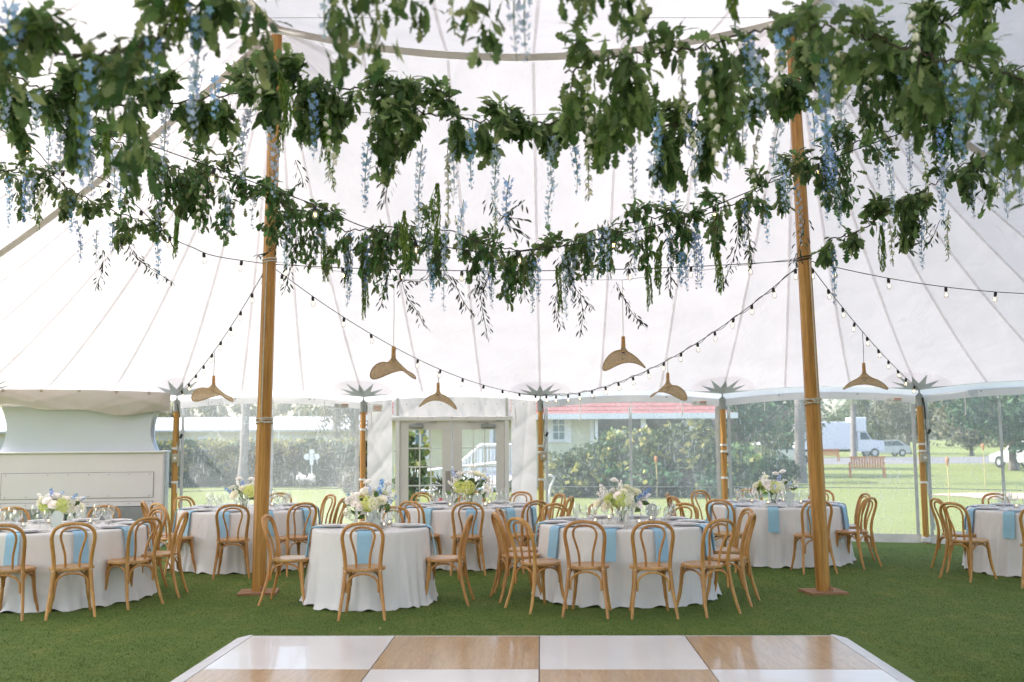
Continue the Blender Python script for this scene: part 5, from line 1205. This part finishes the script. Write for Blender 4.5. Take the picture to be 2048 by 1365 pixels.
def sag(A, B, s, n=7):
    A, B = Vector(A), Vector(B); return [A.lerp(B, k/n)-Vector((0, 0, s*4*(k/n)*(1-k/n))) for k in range(n+1)]
mL, mR = (-2.777, 11.23, 3.69), (3.297, 11.0, 3.66)
p0_, p2_, p4_ = (*PER[2], 2.46), (*PER[4], 2.46), (*PER[6], 2.46)
festoon(sag(mL, p0_, .13), 'festoon string from the left mast down to the outlet box pole')
festoon(sag(mL, p2_, .33), 'festoon string from the left mast sagging to the cable pole by the doors')
festoon(sag(mR, p2_, .42), 'festoon string with doubled cable from the right mast to the cable pole', .42, .2, 1)
festoon(sag(mR, p4_, .10), 'festoon string from the right mast down to the pole near bench')
festoon(sag(mR, (6.6, 11.8, 3.37), .10), 'festoon string running from the right mast out of view at right', .72, .35)
festoon([mL, (-3.3, 11.0, 3.74), (-3.5, 10.8, 3.80), (-3.70, 10.5, 3.90), (-4.05, 9.8, 4.28), (-4.45, 9.5, 4.34), (-4.55, 9.2, 4.47), (-5, 8.9, 4.7)], 'festoon string climbing left from the left mast through the garland', .45, .3)
festoon(sag(mL, mR, .10), 'level festoon string between the two masts', .66, .2)
festoon([(-4.043, 7.5, 4.363), (-3.123, 7.8, 4.124), (-1.825, 8.6, 3.779), (-1.225, 9.0, 3.592), (-.079, 9.2, 3.423), (1.373, 9.1, 3.654), (2.661, 8.9, 4.113), (3.582, 8.7, 4.41), (4.524, 8.5, 4.62)], 'festoon string of lit bulbs woven through the rear garland', .95, .85)
def wire(pts, label, r=.003):
    t = thing('support_wire', label, 'wire', pts[0]); o0 = Vector(pts[0]); MB().tube([Vector(p)-o0 for p in pts], r, 5).build('strand', MT['iron'], t)
wire([(-2.75, 11.2, 3.72), (-1.3, 10.9, 3.447), (1.224, 10.9, 3.43), (3.25, 11.0, 3.68)], 'thin wire between the masts carrying two rattan pendants')
wire([(-6, 9.6, 5.9), (-2.1, 9.6, 5.895), (2.9, 9.6, 5.864), (6.5, 9.6, 5.9)], 'thin straight wire high under the ridge')
wire([(-4.5, 8.8, 4.75), (0, 8.8, 4.6), (4.5, 8.8, 4.85)], 'thin wire holding the front garland')
# ---------------------------------------------------------------- hanging garlands
def leaf_templ(widths, L=1.0, droop=.25, fold=.18):
    n = len(widths); v = []
    for k, w in enumerate(widths):
        u = k/(n-1); z = -droop*u*u*L; v += [(-w, u*L, z+fold*w), (0, u*L, z), (w, u*L, z+fold*w)]
    f = []
    for k in range(n-1): f += [(3*k, 3*k+1, 3*k+4, 3*k+3), (3*k+1, 3*k+2, 3*k+5, 3*k+4)]
    return np.array(v, np.float32), np.array(f)
LT = [leaf_templ([.010, .03, .13, .07, .21, .11, .27, .18, .20, .02], 1, .30), leaf_templ([.010, .03, .08, .15, .20, .19, .10, .01], 1, .35),
      leaf_templ([.010, .02, .05, .16, .08, .24, .12, .29, .15, .16, .03], 1, .15), leaf_templ([.010, .07, .12, .13, .09, .01], 1, .3)]
LM = [[npmesh('leaf', v, f, m) for (v, f) in LT] for m in (MT['leaf1'], MT['leaf2'])]
def dirmat(p, d, roll, s):
    d = d/np.linalg.norm(d); up = np.array([0, 0, 1.0]); x = np.cross(d, up); nx = np.linalg.norm(x)
    x = x/nx if nx > 1e-3 else np.array([1.0, 0, 0]); z = np.cross(x, d); c, s_ = math.cos(roll), math.sin(roll)
    X = x*c+z*s_; Z = np.cross(X, d); M_ = np.eye(4); M_[:3, 0] = X*s; M_[:3, 1] = d*s; M_[:3, 2] = Z*s; M_[:3, 3] = p; return M_
def garland(label, pts, n, thick, size, depth=1.0, bunch=0):
    t = thing('leaf_garland', label, 'garland', pts[0], 0, 'leafy garlands hung under the tent roof'); o0 = np.array(pts[0])
    c = catrom(pts, 10); m = len(c); ca = np.array([tuple(p) for p in c])
    seg = np.linalg.norm(np.diff(ca, axis=0), axis=1); cum = np.r_[0, np.cumsum(seg)]; L = cum[-1]
    MB().tube([Vector(p)-Vector(o0)+Vector((0, random.uniform(-.02, .02), random.uniform(-.02, .02))) for p in ca], .006, 5).build('vine', MT['stem'], t)
    twigs = MB(); recs = []; nt_ = int(L*9)
    dens = [.95+.18*math.sin(k*1.7+n)+.35*random.random() for k in range(60)]
    def at(s):
        k = min(np.searchsorted(cum, s, side='right')-1, m-2); f = (s-cum[k])/max(seg[k], 1e-6); return ca[k]+(ca[k+1]-ca[k])*f, (ca[k+1]-ca[k])/max(seg[k], 1e-6)
    # twigs carry sprays of leaves: short branches leaving the vine at all angles, hanging a little
    per = max(5, n//nt_)
    for q in range(nt_):
        s = L*(q+random.random())/nt_; w = max(.35, dens[int(s/L*59)]); p, tg = at(s)
        a = random.uniform(0, 2*PI); rad = np.array([0, math.cos(a), math.sin(a)*1.05-.12]); d = rad+tg*random.uniform(-.9, .9); d /= np.linalg.norm(d); ln = thick*random.uniform(.55, 1.25)*w**.5
        tip = p+d*ln+np.array([0, 0, -.25*ln]); mid = p+d*ln*.55
        if q % 2 == 0: twigs.tube([Vector(p-o0), Vector(mid-o0), Vector(tip-o0)], [.005, .004, .002], 4)
        for k in range(int(per*w*1.15)+1):
            u = random.random()**.7; b = p+(mid-p)*min(1, u*1.8) if u < .55 else mid+(tip-mid)*(u-.55)/.45
            b = b+rng.normal(size=3)*thick*.10; dl = d*.6+rng.normal(size=3)*.6+np.array([0, 0, -.55]); sz = size*random.uniform(.6, 1.25)
            recs.append((b, dl, random.uniform(-1.2, 1.2), sz))
    for q in range(bunch):   # heavier bunches hanging below the vine
        s = L*random.uniform(.08, .92); p, tg = at(s); hl = thick*random.uniform(1.2, 2.2)
        for k in range(int(per*2.2)):
            u = random.random(); recs.append((p+np.array([0, 0, -hl*u])+rng.normal(size=3)*thick*.22*(1-.5*u), rng.normal(size=3)*.5+np.array([0, 0, -.9]), random.uniform(-1.2, 1.2), size*random.uniform(.6, 1.1)))
    twigs.build('twigs', MT['stem'], t, kind='stuff')
    cam0 = np.array([0, 0, 1.66])
    recs.sort(key=lambda r_: np.linalg.norm(r_[0]-cam0)/r_[3])
    mats = []; kinds = []
    for (b, dl, ro, sz) in recs:
        mats.append(dirmat(b-o0, dl, ro, sz)); kinds.append((random.choice((0, 1, 0, 2, 3, 2)), 0 if random.random() < .62 else 1))
    for M_, (a, b) in list(zip(mats, kinds))[:280]:
        obj('leaf', LM[b][a], t, Matrix(M_.tolist()))
    rest = list(zip(mats, kinds))[280:]
    for b in (0, 1):
        V, F_, off = [], [], 0
        for a in range(4):
            ms = [M_ for M_, k in rest if k == (a, b)]
            if not ms: continue
            v, f = merged(LT[a], ms); V.append(v); F_.append(f+off); off += len(v)
        if V: obj('leaves' if b == 0 else 'pale_leaves', npmesh('leaves', np.concatenate(V), np.concatenate(F_), (MT['leaf1'], MT['leaf2'])[b]), t, kind='stuff')
    return t
GAR = {
    'back': [(-4.283, 9.0, 4.66), (-3.813, 9.0, 4.523), (-3.304, 9.0, 4.264), (-2.893, 9.0, 4.138), (-2.437, 9.1, 4.034), (-1.988, 9.2, 3.817), (-1.532, 9.3, 3.658), (-1.057, 9.3, 3.703), (-0.544, 9.3, 3.633), (-0.061, 9.3, 3.476), (0.413, 9.3, 3.492), (0.794, 9.3, 3.644), (1.305, 9.2, 3.743), (1.757, 9.1, 3.746), (2.156, 9.0, 3.885), (2.505, 8.9, 4.091), (3.015, 8.9, 4.299), (3.535, 8.8, 4.498), (4.001, 8.8, 4.729), (4.842, 8.8, 5.1)],
    'mid': [(-3.314, 5.9, 4.008), (-2.989, 6.0, 3.885), (-2.592, 6.1, 3.805), (-2.217, 6.2, 3.837), (-1.863, 6.3, 3.921), (-1.529, 6.4, 4.04), (-1.216, 6.5, 4.057), (-0.878, 6.5, 3.986), (-0.541, 6.5, 3.862), (-0.122, 6.5, 3.791), (0.227, 6.4, 3.756), (0.549, 6.3, 3.754), (0.891, 6.2, 3.67), (1.275, 6.2, 3.661), (1.598, 6.2, 3.747), (1.859, 6.2, 3.895), (2.155, 6.2, 4.075), (2.514, 6.2, 4.173), (2.846, 6.2, 4.355), (3.377, 6.2, 4.588)],
    'nearl': [(-2.147, 3.7, 3.353), (-2.021, 3.8, 3.291), (-1.839, 3.8, 3.211), (-1.684, 3.9, 3.23), (-1.503, 3.9, 3.281), (-1.378, 4.0, 3.419), (-1.193, 4.0, 3.559), (-0.966, 4.0, 3.722), (-0.63, 4.0, 3.831), (-0.251, 4.0, 3.861), (0.087, 4.0, 3.826), (0.435, 4.1, 3.935), (0.826, 4.1, 3.966)],
    'nearr': [(0.295, 5.2, 3.626), (0.502, 5.1, 3.682), (0.753, 5.0, 3.668), (1.019, 4.9, 3.665), (1.275, 4.8, 3.701), (1.518, 4.7, 3.669), (1.724, 4.6, 3.575), (1.96, 4.6, 3.499), (2.171, 4.5, 3.385), (2.424, 4.5, 3.323), (2.654, 4.5, 3.274)],
    'lowl': [(-5.5, 9.8, 4.44), (-5.044, 9.8, 4.386), (-4.64, 9.8, 4.347), (-4.382, 9.8, 4.176), (-4.023, 9.8, 3.984), (-3.706, 9.9, 3.877), (-3.421, 9.9, 3.644)],
    'lowr': [(2.901, 9.0, 3.473), (3.168, 8.9, 3.543), (3.457, 8.8, 3.749), (3.691, 8.7, 3.869), (3.968, 8.6, 4.045), (4.279, 8.5, 4.171), (4.673, 8.4, 4.339)],
}
garland('long rear garland sagging across the tent with lit bulbs in it', GAR['back'], 3900, .28, .100, bunch=24)
garland('middle garland with the largest sag hanging in front of the rear one', GAR['mid'], 4600, .24, .108, bunch=9)
garland('blurred nearest garland in the upper left corner', GAR['nearl'], 900, .28, .108, bunch=8)
garland('blurred near garland across the upper right corner', GAR['nearr'], 780, .27, .108, bunch=8)
garland('thin lower garland ending in a tail at the left', GAR['lowl'], 620, .20, .10, bunch=4)
garland('thin lower garland ending in a tail right of the right mast', GAR['lowr'], 620, .22, .11, bunch=4)

STR=[
 (-1.92,3.7,3.37,0.18,'b'),(-1.90,3.75,3.31,0.20,'b'),(-1.41,3.8,3.27,0.21,'b'),(-1.28,3.9,3.44,0.23,'b'),(-1.23,3.9,3.42,0.17,'b'),
 (-1.13,4.0,3.61,0.24,'l'),(-0.75,3.95,3.75,0.45,'l'),(0.05,3.98,3.80,0.57,'l'),(-2.99,5.8,3.84,0.33,'l'),(-2.87,5.8,3.79,0.29,'l'),
 (-1.80,5.6,3.81,0.31,'b'),(-1.72,5.6,3.79,0.28,'b'),(-2.75,6.3,3.62,0.39,'l'),(-2.43,6.2,3.87,0.24,'b'),(-2.56,6.6,3.77,0.42,'l'),
 (-1.58,6.3,3.72,0.48,'l'),(-1.29,6.3,3.93,0.45,'b'),(-2.73,6.6,3.72,0.41,'l'),(-4.76,9.6,4.35,0.54,'b'),(-4.66,9.5,4.28,0.45,'l'),
 (-4.35,9.8,3.89,0.44,'b'),(-4.15,9.8,3.79,0.37,'l'),(-4.00,9.8,3.89,0.35,'b'),(-3.06,9.0,4.13,0.43,'l'),(-2.64,9.1,3.97,0.40,'b'),
 (-2.15,9.2,3.70,0.47,'l'),(-2.10,9.2,3.75,0.43,'l'),(-0.95,6.5,3.68,0.51,'b'),(-0.60,6.6,3.67,0.70,'l'),(-0.09,6.5,3.67,0.55,'l'),
 (0.31,7.0,3.53,0.38,'l'),(0.41,6.4,3.62,0.37,'b'),(0.77,6.2,3.57,0.38,'l'),(0.82,5.6,3.56,0.27,'b'),(0.85,5.7,3.36,0.29,'l'),
 (-0.01,6.8,3.51,0.40,'b'),(-1.53,9.3,3.69,0.70,'b'),(-1.43,9.3,3.62,0.68,'l'),(-1.37,9.3,3.62,0.58,'b'),(-1.77,9.2,3.84,0.45,'b'),
 (-1.57,9.3,3.48,0.56,'l'),(-0.62,9.2,3.74,0.89,'l'),(-0.41,8.4,3.73,0.52,'l'),(-0.19,9.3,3.47,0.46,'b'),(-0.04,9.3,3.37,0.43,'l'),
 (0.16,9.3,3.42,0.58,'l'),(0.50,9.2,3.44,0.66,'l'),(0.58,9.2,3.42,0.50,'l'),(0.86,9.2,3.68,0.51,'b'),(1.46,9.1,3.61,0.41,'b'),
 (1.55,9.1,3.42,0.35,'b'),(1.63,9.1,3.39,0.37,'b'),(1.70,9.0,3.68,0.49,'b'),(-0.76,9.2,3.36,0.41,'b'),(0.89,9.0,3.68,0.56,'l'),
 (1.21,4.9,3.74,0.35,'b'),(1.26,4.4,3.54,0.18,'b'),(2.47,6.1,3.95,0.29,'b'),(1.13,6.0,3.70,0.29,'b'),(1.31,6.1,3.68,0.43,'b'),
 (1.32,5.4,3.55,0.38,'l'),(1.18,6.0,3.56,0.43,'l'),(2.37,8.6,4.17,0.52,'l'),(2.43,8.6,4.08,0.41,'l'),(2.74,8.4,4.42,0.64,'b'),
 (2.74,8.3,4.12,0.35,'b'),(2.95,8.8,3.95,0.40,'l'),(2.34,9.0,3.91,0.48,'b'),(3.17,8.2,4.09,0.61,'l'),(3.39,8.9,3.74,0.39,'l'),
 (3.70,8.8,3.71,0.56,'b'),(3.38,7.6,4.13,0.36,'b'),(3.58,8.0,3.94,0.33,'l'),(3.83,8.7,3.91,0.39,'b'),(2.55,6.2,3.77,0.23,'b'),
 (3.96,7.8,3.96,0.56,'l'),(4.06,7.9,3.95,0.46,'l'),(1.70,9.0,3.58,0.53,'b'),(1.58,9.0,3.40,0.35,'b'),(2.15,4.6,3.29,0.17,'l'),
 (2.08,4.6,3.44,0.21,'b'),(1.74,5.6,3.62,0.30,'b'),(0.97,4.9,3.59,0.13,'b'),(-4.55,9.5,4.28,0.55,'w'),(-2.71,8.6,3.97,0.47,'w'),
 (-1.21,6.3,3.83,0.49,'w'),(-1.13,6.3,3.55,0.28,'w'),(-0.92,6.4,3.87,0.27,'w'),(-0.43,6.6,3.63,0.54,'w'),(-0.51,8.9,3.71,0.42,'w'),
 (0.50,6.3,3.82,0.60,'w'),(-0.14,8.9,3.80,0.24,'w'),(0.92,5.2,3.55,0.22,'w'),(1.55,4.5,3.62,0.42,'w'),(1.79,4.3,3.59,0.28,'w'),
 (3.52,8.4,4.23,0.44,'w'),(3.85,8.6,3.66,0.43,'w'),(3.44,8.9,3.64,0.41,'w'),(2.18,9.0,3.77,0.55,'w'),(2.23,6.2,3.86,0.28,'w'),
 (0.88,5.0,3.68,0.33,'w'),(1.06,5.9,3.60,0.19,'w'),(1.29,4.6,3.54,0.22,'w'),(3.74,7.6,4.11,0.60,'w'),(-1.46,5.5,3.78,0.22,'w'),
 (-1.71,3.9,3.25,0.39,'a'),(-1.36,3.9,3.50,0.25,'a'),(-3.12,9.2,3.94,0.59,'a'),(-1.39,5.8,3.89,0.39,'a'),(-0.94,8.6,3.69,0.59,'a'),
 (-0.62,8.2,3.83,0.67,'a'),(-1.70,9.2,3.50,0.37,'a'),(-1.76,9.2,3.60,0.33,'a'),(-1.42,9.3,3.38,0.56,'a'),(0.42,9.2,3.30,0.48,'a'),
 (1.24,9.1,3.28,0.43,'a'),(1.38,9.0,3.49,0.55,'a'),(1.04,4.4,3.75,0.20,'a'),(3.36,8.9,3.60,0.46,'a'),(1.89,9.0,3.40,0.42,'a'),
 (2.19,4.5,3.71,0.27,'a'),
]
SPR=[
  [(-1.044, 9.2, 3.239), (-0.987, 9.2, 3.026), (-0.893, 9.2, 2.885), (-0.808, 9.2, 2.72)],
  [(-0.559, 9.3, 3.205), (-0.464, 9.3, 2.99), (-0.37, 9.3, 2.847)],
  [(-0.322, 9.3, 3.18), (-0.276, 9.3, 2.894), (-0.23, 9.3, 2.633)],
  [(0.637, 9.2, 3.016), (0.663, 9.2, 2.828), (0.632, 9.2, 2.65)],
  [(0.964, 9.1, 3.116), (1.089, 9.1, 2.859), (1.224, 9.1, 2.696)],
  [(0.499, 9.2, 3.159), (0.403, 9.2, 2.924), (0.457, 9.2, 2.712)],
  [(-4.085, 9.8, 3.588), (-4.078, 9.8, 3.386), (-4.145, 9.8, 3.185)],
  [(-3.865, 9.8, 3.739), (-3.768, 9.8, 3.535), (-3.655, 9.8, 3.434), (-3.376, 9.8, 3.255)],
  [(-3.273, 8.9, 3.964), (-3.223, 8.9, 3.824), (-3.252, 8.9, 3.731)],
  [(-0.859, 6.5, 3.641), (-0.824, 6.5, 3.435), (-0.84, 6.5, 3.231)],
  [(0.099, 7.0, 3.382), (-0.045, 7.0, 3.237), (0.133, 7.0, 3.091)],
  [(-1.776, 8.0, 3.975), (-1.712, 8.0, 3.807), (-1.732, 8.0, 3.765)],
  [(3.768, 8.6, 3.574), (3.708, 8.6, 3.44), (3.66, 8.6, 3.351)],
  [(2.702, 9.0, 3.671), (2.647, 9.0, 3.437), (2.595, 9.0, 3.252)],
  [(-2.172, 9.2, 3.603), (-2.24, 9.2, 3.46), (-2.403, 9.2, 3.404)],
  [(-0.716, 9.2, 3.356), (-0.81, 9.2, 3.167), (-1.043, 9.2, 3.168)],
  [(-0.412, 9.2, 3.449), (-0.296, 9.2, 3.164), (-0.389, 9.2, 3.023)],
  [(0.176, 9.3, 3.465), (0.126, 9.3, 3.177), (0.116, 9.3, 2.987)],
  [(2.174, 9.0, 3.721), (2.181, 9.0, 3.487), (2.194, 9.0, 3.301)],
  [(-0.134, 7.0, 3.384), (-0.08, 7.0, 3.274), (0.098, 7.0, 3.236)],
]
# ---------------------------------------------------------------- hanging flower strands
for gk, n_, ks in (('back', 26, 'lblal'), ('mid', 20, 'lblawl'), ('nearl', 5, 'blw'), ('nearr', 6, 'lbw'), ('lowl', 3, 'lb'), ('lowr', 3, 'lbw')):
    cc_ = catrom(GAR[gk], 8)
    for q in range(n_):
        p = cc_[int((q+random.random())/n_*(len(cc_)-1))]; STR.append((p.x+random.uniform(-.05, .05), p.y+random.uniform(-.12, .06), p.z-random.uniform(0, .12), random.uniform(.36, .62), random.choice(ks)))
def floret():
    v = [(0, 0, .0)]; f = []
    for q in range(5):
        g = q*2*PI/5; c_, s_ = math.cos(g), math.sin(g); b = len(v)
        for (r_, w, z) in ((.5, .30, .18), (1.0, .0, .30), (.5, -.30, .18)): v.append((r_*c_-w*s_, r_*s_+w*c_, z))
        f.append((0, b, b+1, b+2))
    return np.array(v, np.float32), np.array(f)
FL = floret()
BELL = MB().lathe([(.05, 0), (.28, -.12), (.36, -.55), (.50, -.95), (.40, -1.0)], 7, capb=False, capt=False)
BV, BFc = np.array(BELL.v, np.float32), np.array(BELL.f)
FLM = {'b': npmesh('blossom', *FL, MT['blue']), 'l': npmesh('blossom', *FL, MT['lav'])}
BLM = npmesh('bell', BV, BFc, MT['wpet']); BLM2 = npmesh('bell', BV, BFc, MT['wpet2'])
def zone(s): return 'left of the left mast' if s[0] < -.26*s[1] else 'right of the right mast' if s[0] > .30*s[1] else 'between the masts'
def side_of(d): return 'rear' if d > 7.9 else 'middle' if d > 5.35 else 'near'
for idx, (x, d, z, ln, k) in enumerate(STR):
    wh = {'rear': 'the rear garland', 'middle': 'the middle garland', 'near': 'a near garland'}[side_of(d)]
    lr = 'left of the left mast' if x < -.26*d else 'right of the right mast' if x > .30*d else 'between the masts'
    nm = {'b': ('blue_flower_strand', 'deep blue flower strand', 'flower strand'), 'l': ('blue_flower_strand', 'pale blue flower strand', 'flower strand'), 'w': ('white_flower_strand', 'white bell flower strand', 'flower strand'), 'a': ('green_tassel_strand', 'bright green trailing tassel', 'foliage tassel')}[k]
    OR = ['first', 'second', 'third', 'fourth', 'fifth', 'sixth', 'seventh', 'eighth', 'ninth', 'tenth', 'eleventh', 'twelfth', 'thirteenth', 'fourteenth', 'fifteenth', 'sixteenth', 'seventeenth', 'eighteenth', 'nineteenth', 'twentieth', 'twenty-first', 'twenty-second', 'twenty-third', 'twenty-fourth', 'twenty-fifth', 'twenty-sixth', 'twenty-seventh', 'twenty-eighth', 'twenty-ninth', 'thirtieth', 'thirty-first', 'thirty-second', 'thirty-third', 'thirty-fourth', 'thirty-fifth', 'thirty-sixth', 'thirty-seventh', 'thirty-eighth']
    same = sorted([q for q in range(len(STR)) if STR[q][4] == k and side_of(STR[q][1]) == side_of(d) and zone(STR[q]) == lr], key=lambda q: STR[q][0]/STR[q][1])
    lab = f'{OR[same.index(idx)]} {nm[1]} from left on {wh}, {lr}' if len(same) > 1 else f'only {nm[1]} hanging from {wh} {lr}'
    t = thing(nm[0], lab, nm[2], (x, d, z), random.uniform(0, 6.28), f'{nm[1]}s on {wh} {lr}')
    bx, by = random.uniform(-.05, .05), random.uniform(-.05, .05); ang = lambda u: np.array([bx*math.sin(2.5*u), by*math.sin(2.2*u), -ln*u])
    if k in 'bl':
        MB().tube([Vector(ang(q/6)) for q in range(7)], [.0035]*4+[.003, .002, .001], 4).build('stem', MT['gstem'], t)
        n = max(12, int(ln*random.uniform(52, 78))); mats = []
        for q in range(n):
            u = .06+.94*(q/n); a = q*2.4+random.uniform(-.4, .4); rr = .026*(1.05-.6*u)*random.uniform(.7, 1.2); p = ang(u)+np.array([rr*math.cos(a), rr*math.sin(a), random.uniform(-.006, .006)])
            dd = np.array([math.cos(a), math.sin(a), -.5+random.uniform(-.3, .3)]); s = .0225*(1.08-.62*u**2)*random.uniform(.8, 1.2)
            qm = Vector(dd).to_track_quat('Z', 'Y').to_matrix().to_4x4(); mats.append(np.array(Matrix.Translation(p) @ qm @ Matrix.Scale(s, 4)))
        if d < 5.0:
            for M_ in mats: obj('blossom', FLM[k], t, Matrix(M_.tolist()))
        else:
            v, f = merged(FL, mats); obj('blossoms', npmesh('blossoms', v, f, MT['blue'] if k == 'b' else MT['lav']), t, kind='stuff')
    elif k == 'w':
        MB().tube([Vector(ang(q/6)) for q in range(7)], .0035, 4).build('stem', MT['gstem'], t); n = max(5, int(ln*17))
        for q in range(n):
            u = .08+.92*q/n; a = q*2.4; p = ang(u)+np.array([.018*math.cos(a), .018*math.sin(a), 0]); s = .036*(1.1-.3*u)*random.uniform(.8, 1.1)
            obj('bell', BLM if random.random() < .65 else BLM2, t, Matrix.Translation(p) @ Matrix.Rotation(.45*math.cos(a), 4, 'Y') @ Matrix.Rotation(-.45*math.sin(a), 4, 'X') @ Matrix.Scale(s, 4))
        mats = []
        for q in range(n*4):
            u = .05+.95*random.random(); a = random.uniform(0, 6.28); mats.append(dirmat(ang(u), np.array([math.cos(a), math.sin(a), -.7]), random.uniform(-1, 1), .04))
        v, f = merged(LT[3], mats); obj('small_leaves', npmesh('small_leaves', v, f, MT['amar']), t, kind='stuff')
    else:
        ns = random.randint(7, 11)
        for j in range(ns):
            ox, oy = random.uniform(-.035, .035), random.uniform(-.03, .03); l2 = random.uniform(.65, 1.0); mats = []; n = int(ln*l2*150)
            for q in range(n):
                u = q/n*l2; a = random.uniform(0, 6.28); p = ang(u)+np.array([ox*min(1, u*5)+.01*math.sin(9*u+j), oy*min(1, u*5), 0]); mats.append(dirmat(p, np.array([math.cos(a)*.5, math.sin(a)*.5, -1]), random.uniform(-1, 1), .034*random.uniform(.6, 1.2)))
            v, f = merged(LT[3], mats); obj('tassel', npmesh('tassel', v, f, MT['amar']), t, kind='stuff')
for q in range(9):
    p = catrom(GAR['back'], 8)[int((.22+.56*(q+random.random())/9)*150)]; l_ = random.uniform(.4, .75); s_ = random.uniform(-.3, .3); SPR.append([(p.x, p.y-.05, p.z-.1), (p.x+s_*.3, p.y-.08, p.z-.1-l_*.5), (p.x+s_, p.y-.1, p.z-.1-l_)])
SPR.sort(key=lambda s: s[0][0]/s[0][1])
for si, s in enumerate(SPR):
    t = thing('leafy_spray', ['first', 'second', 'third', 'fourth', 'fifth', 'sixth', 'seventh', 'eighth', 'ninth', 'tenth', 'eleventh', 'twelfth', 'thirteenth', 'fourteenth', 'fifteenth', 'sixteenth', 'seventeenth', 'eighteenth', 'nineteenth', 'twentieth', 'twenty-first', 'twenty-second', 'twenty-third', 'twenty-fourth', 'twenty-fifth', 'twenty-sixth', 'twenty-seventh', 'twenty-eighth', 'rightmost'][si]+' thin dark-leaved spray trailing below the garlands, counted from the left', 'foliage spray', s[0], 0, 'narrow leaved sprays under the garlands'); o0 = np.array(s[0])
    c = np.array([tuple(p) for p in catrom(s, 10)])-o0; MB().tube([Vector(p) for p in c], [.003]*(len(c)-1)+[.001], 4).build('stem', MT['stem'], t)
    L = np.linalg.norm(np.diff(c, axis=0), axis=1).sum(); n = int(L*85); mats = []
    for q in range(n):
        f_ = q/n*(len(c)-1.001); k = int(f_); p = c[k]+(c[k+1]-c[k])*(f_-k); tg = c[k+1]-c[k]; tg = tg/np.linalg.norm(tg); a = random.uniform(0, 6.28)
        br = np.array([math.cos(a), .7*math.sin(a), -.1]); off = br*random.uniform(0, .09)*(1-.7*q/n)
        mats.append(dirmat(p+off, tg*.5+br*.9+np.array([0, 0, -.25]), random.uniform(-1.2, 1.2), random.uniform(.04, .068)))
    for M_ in []: pass
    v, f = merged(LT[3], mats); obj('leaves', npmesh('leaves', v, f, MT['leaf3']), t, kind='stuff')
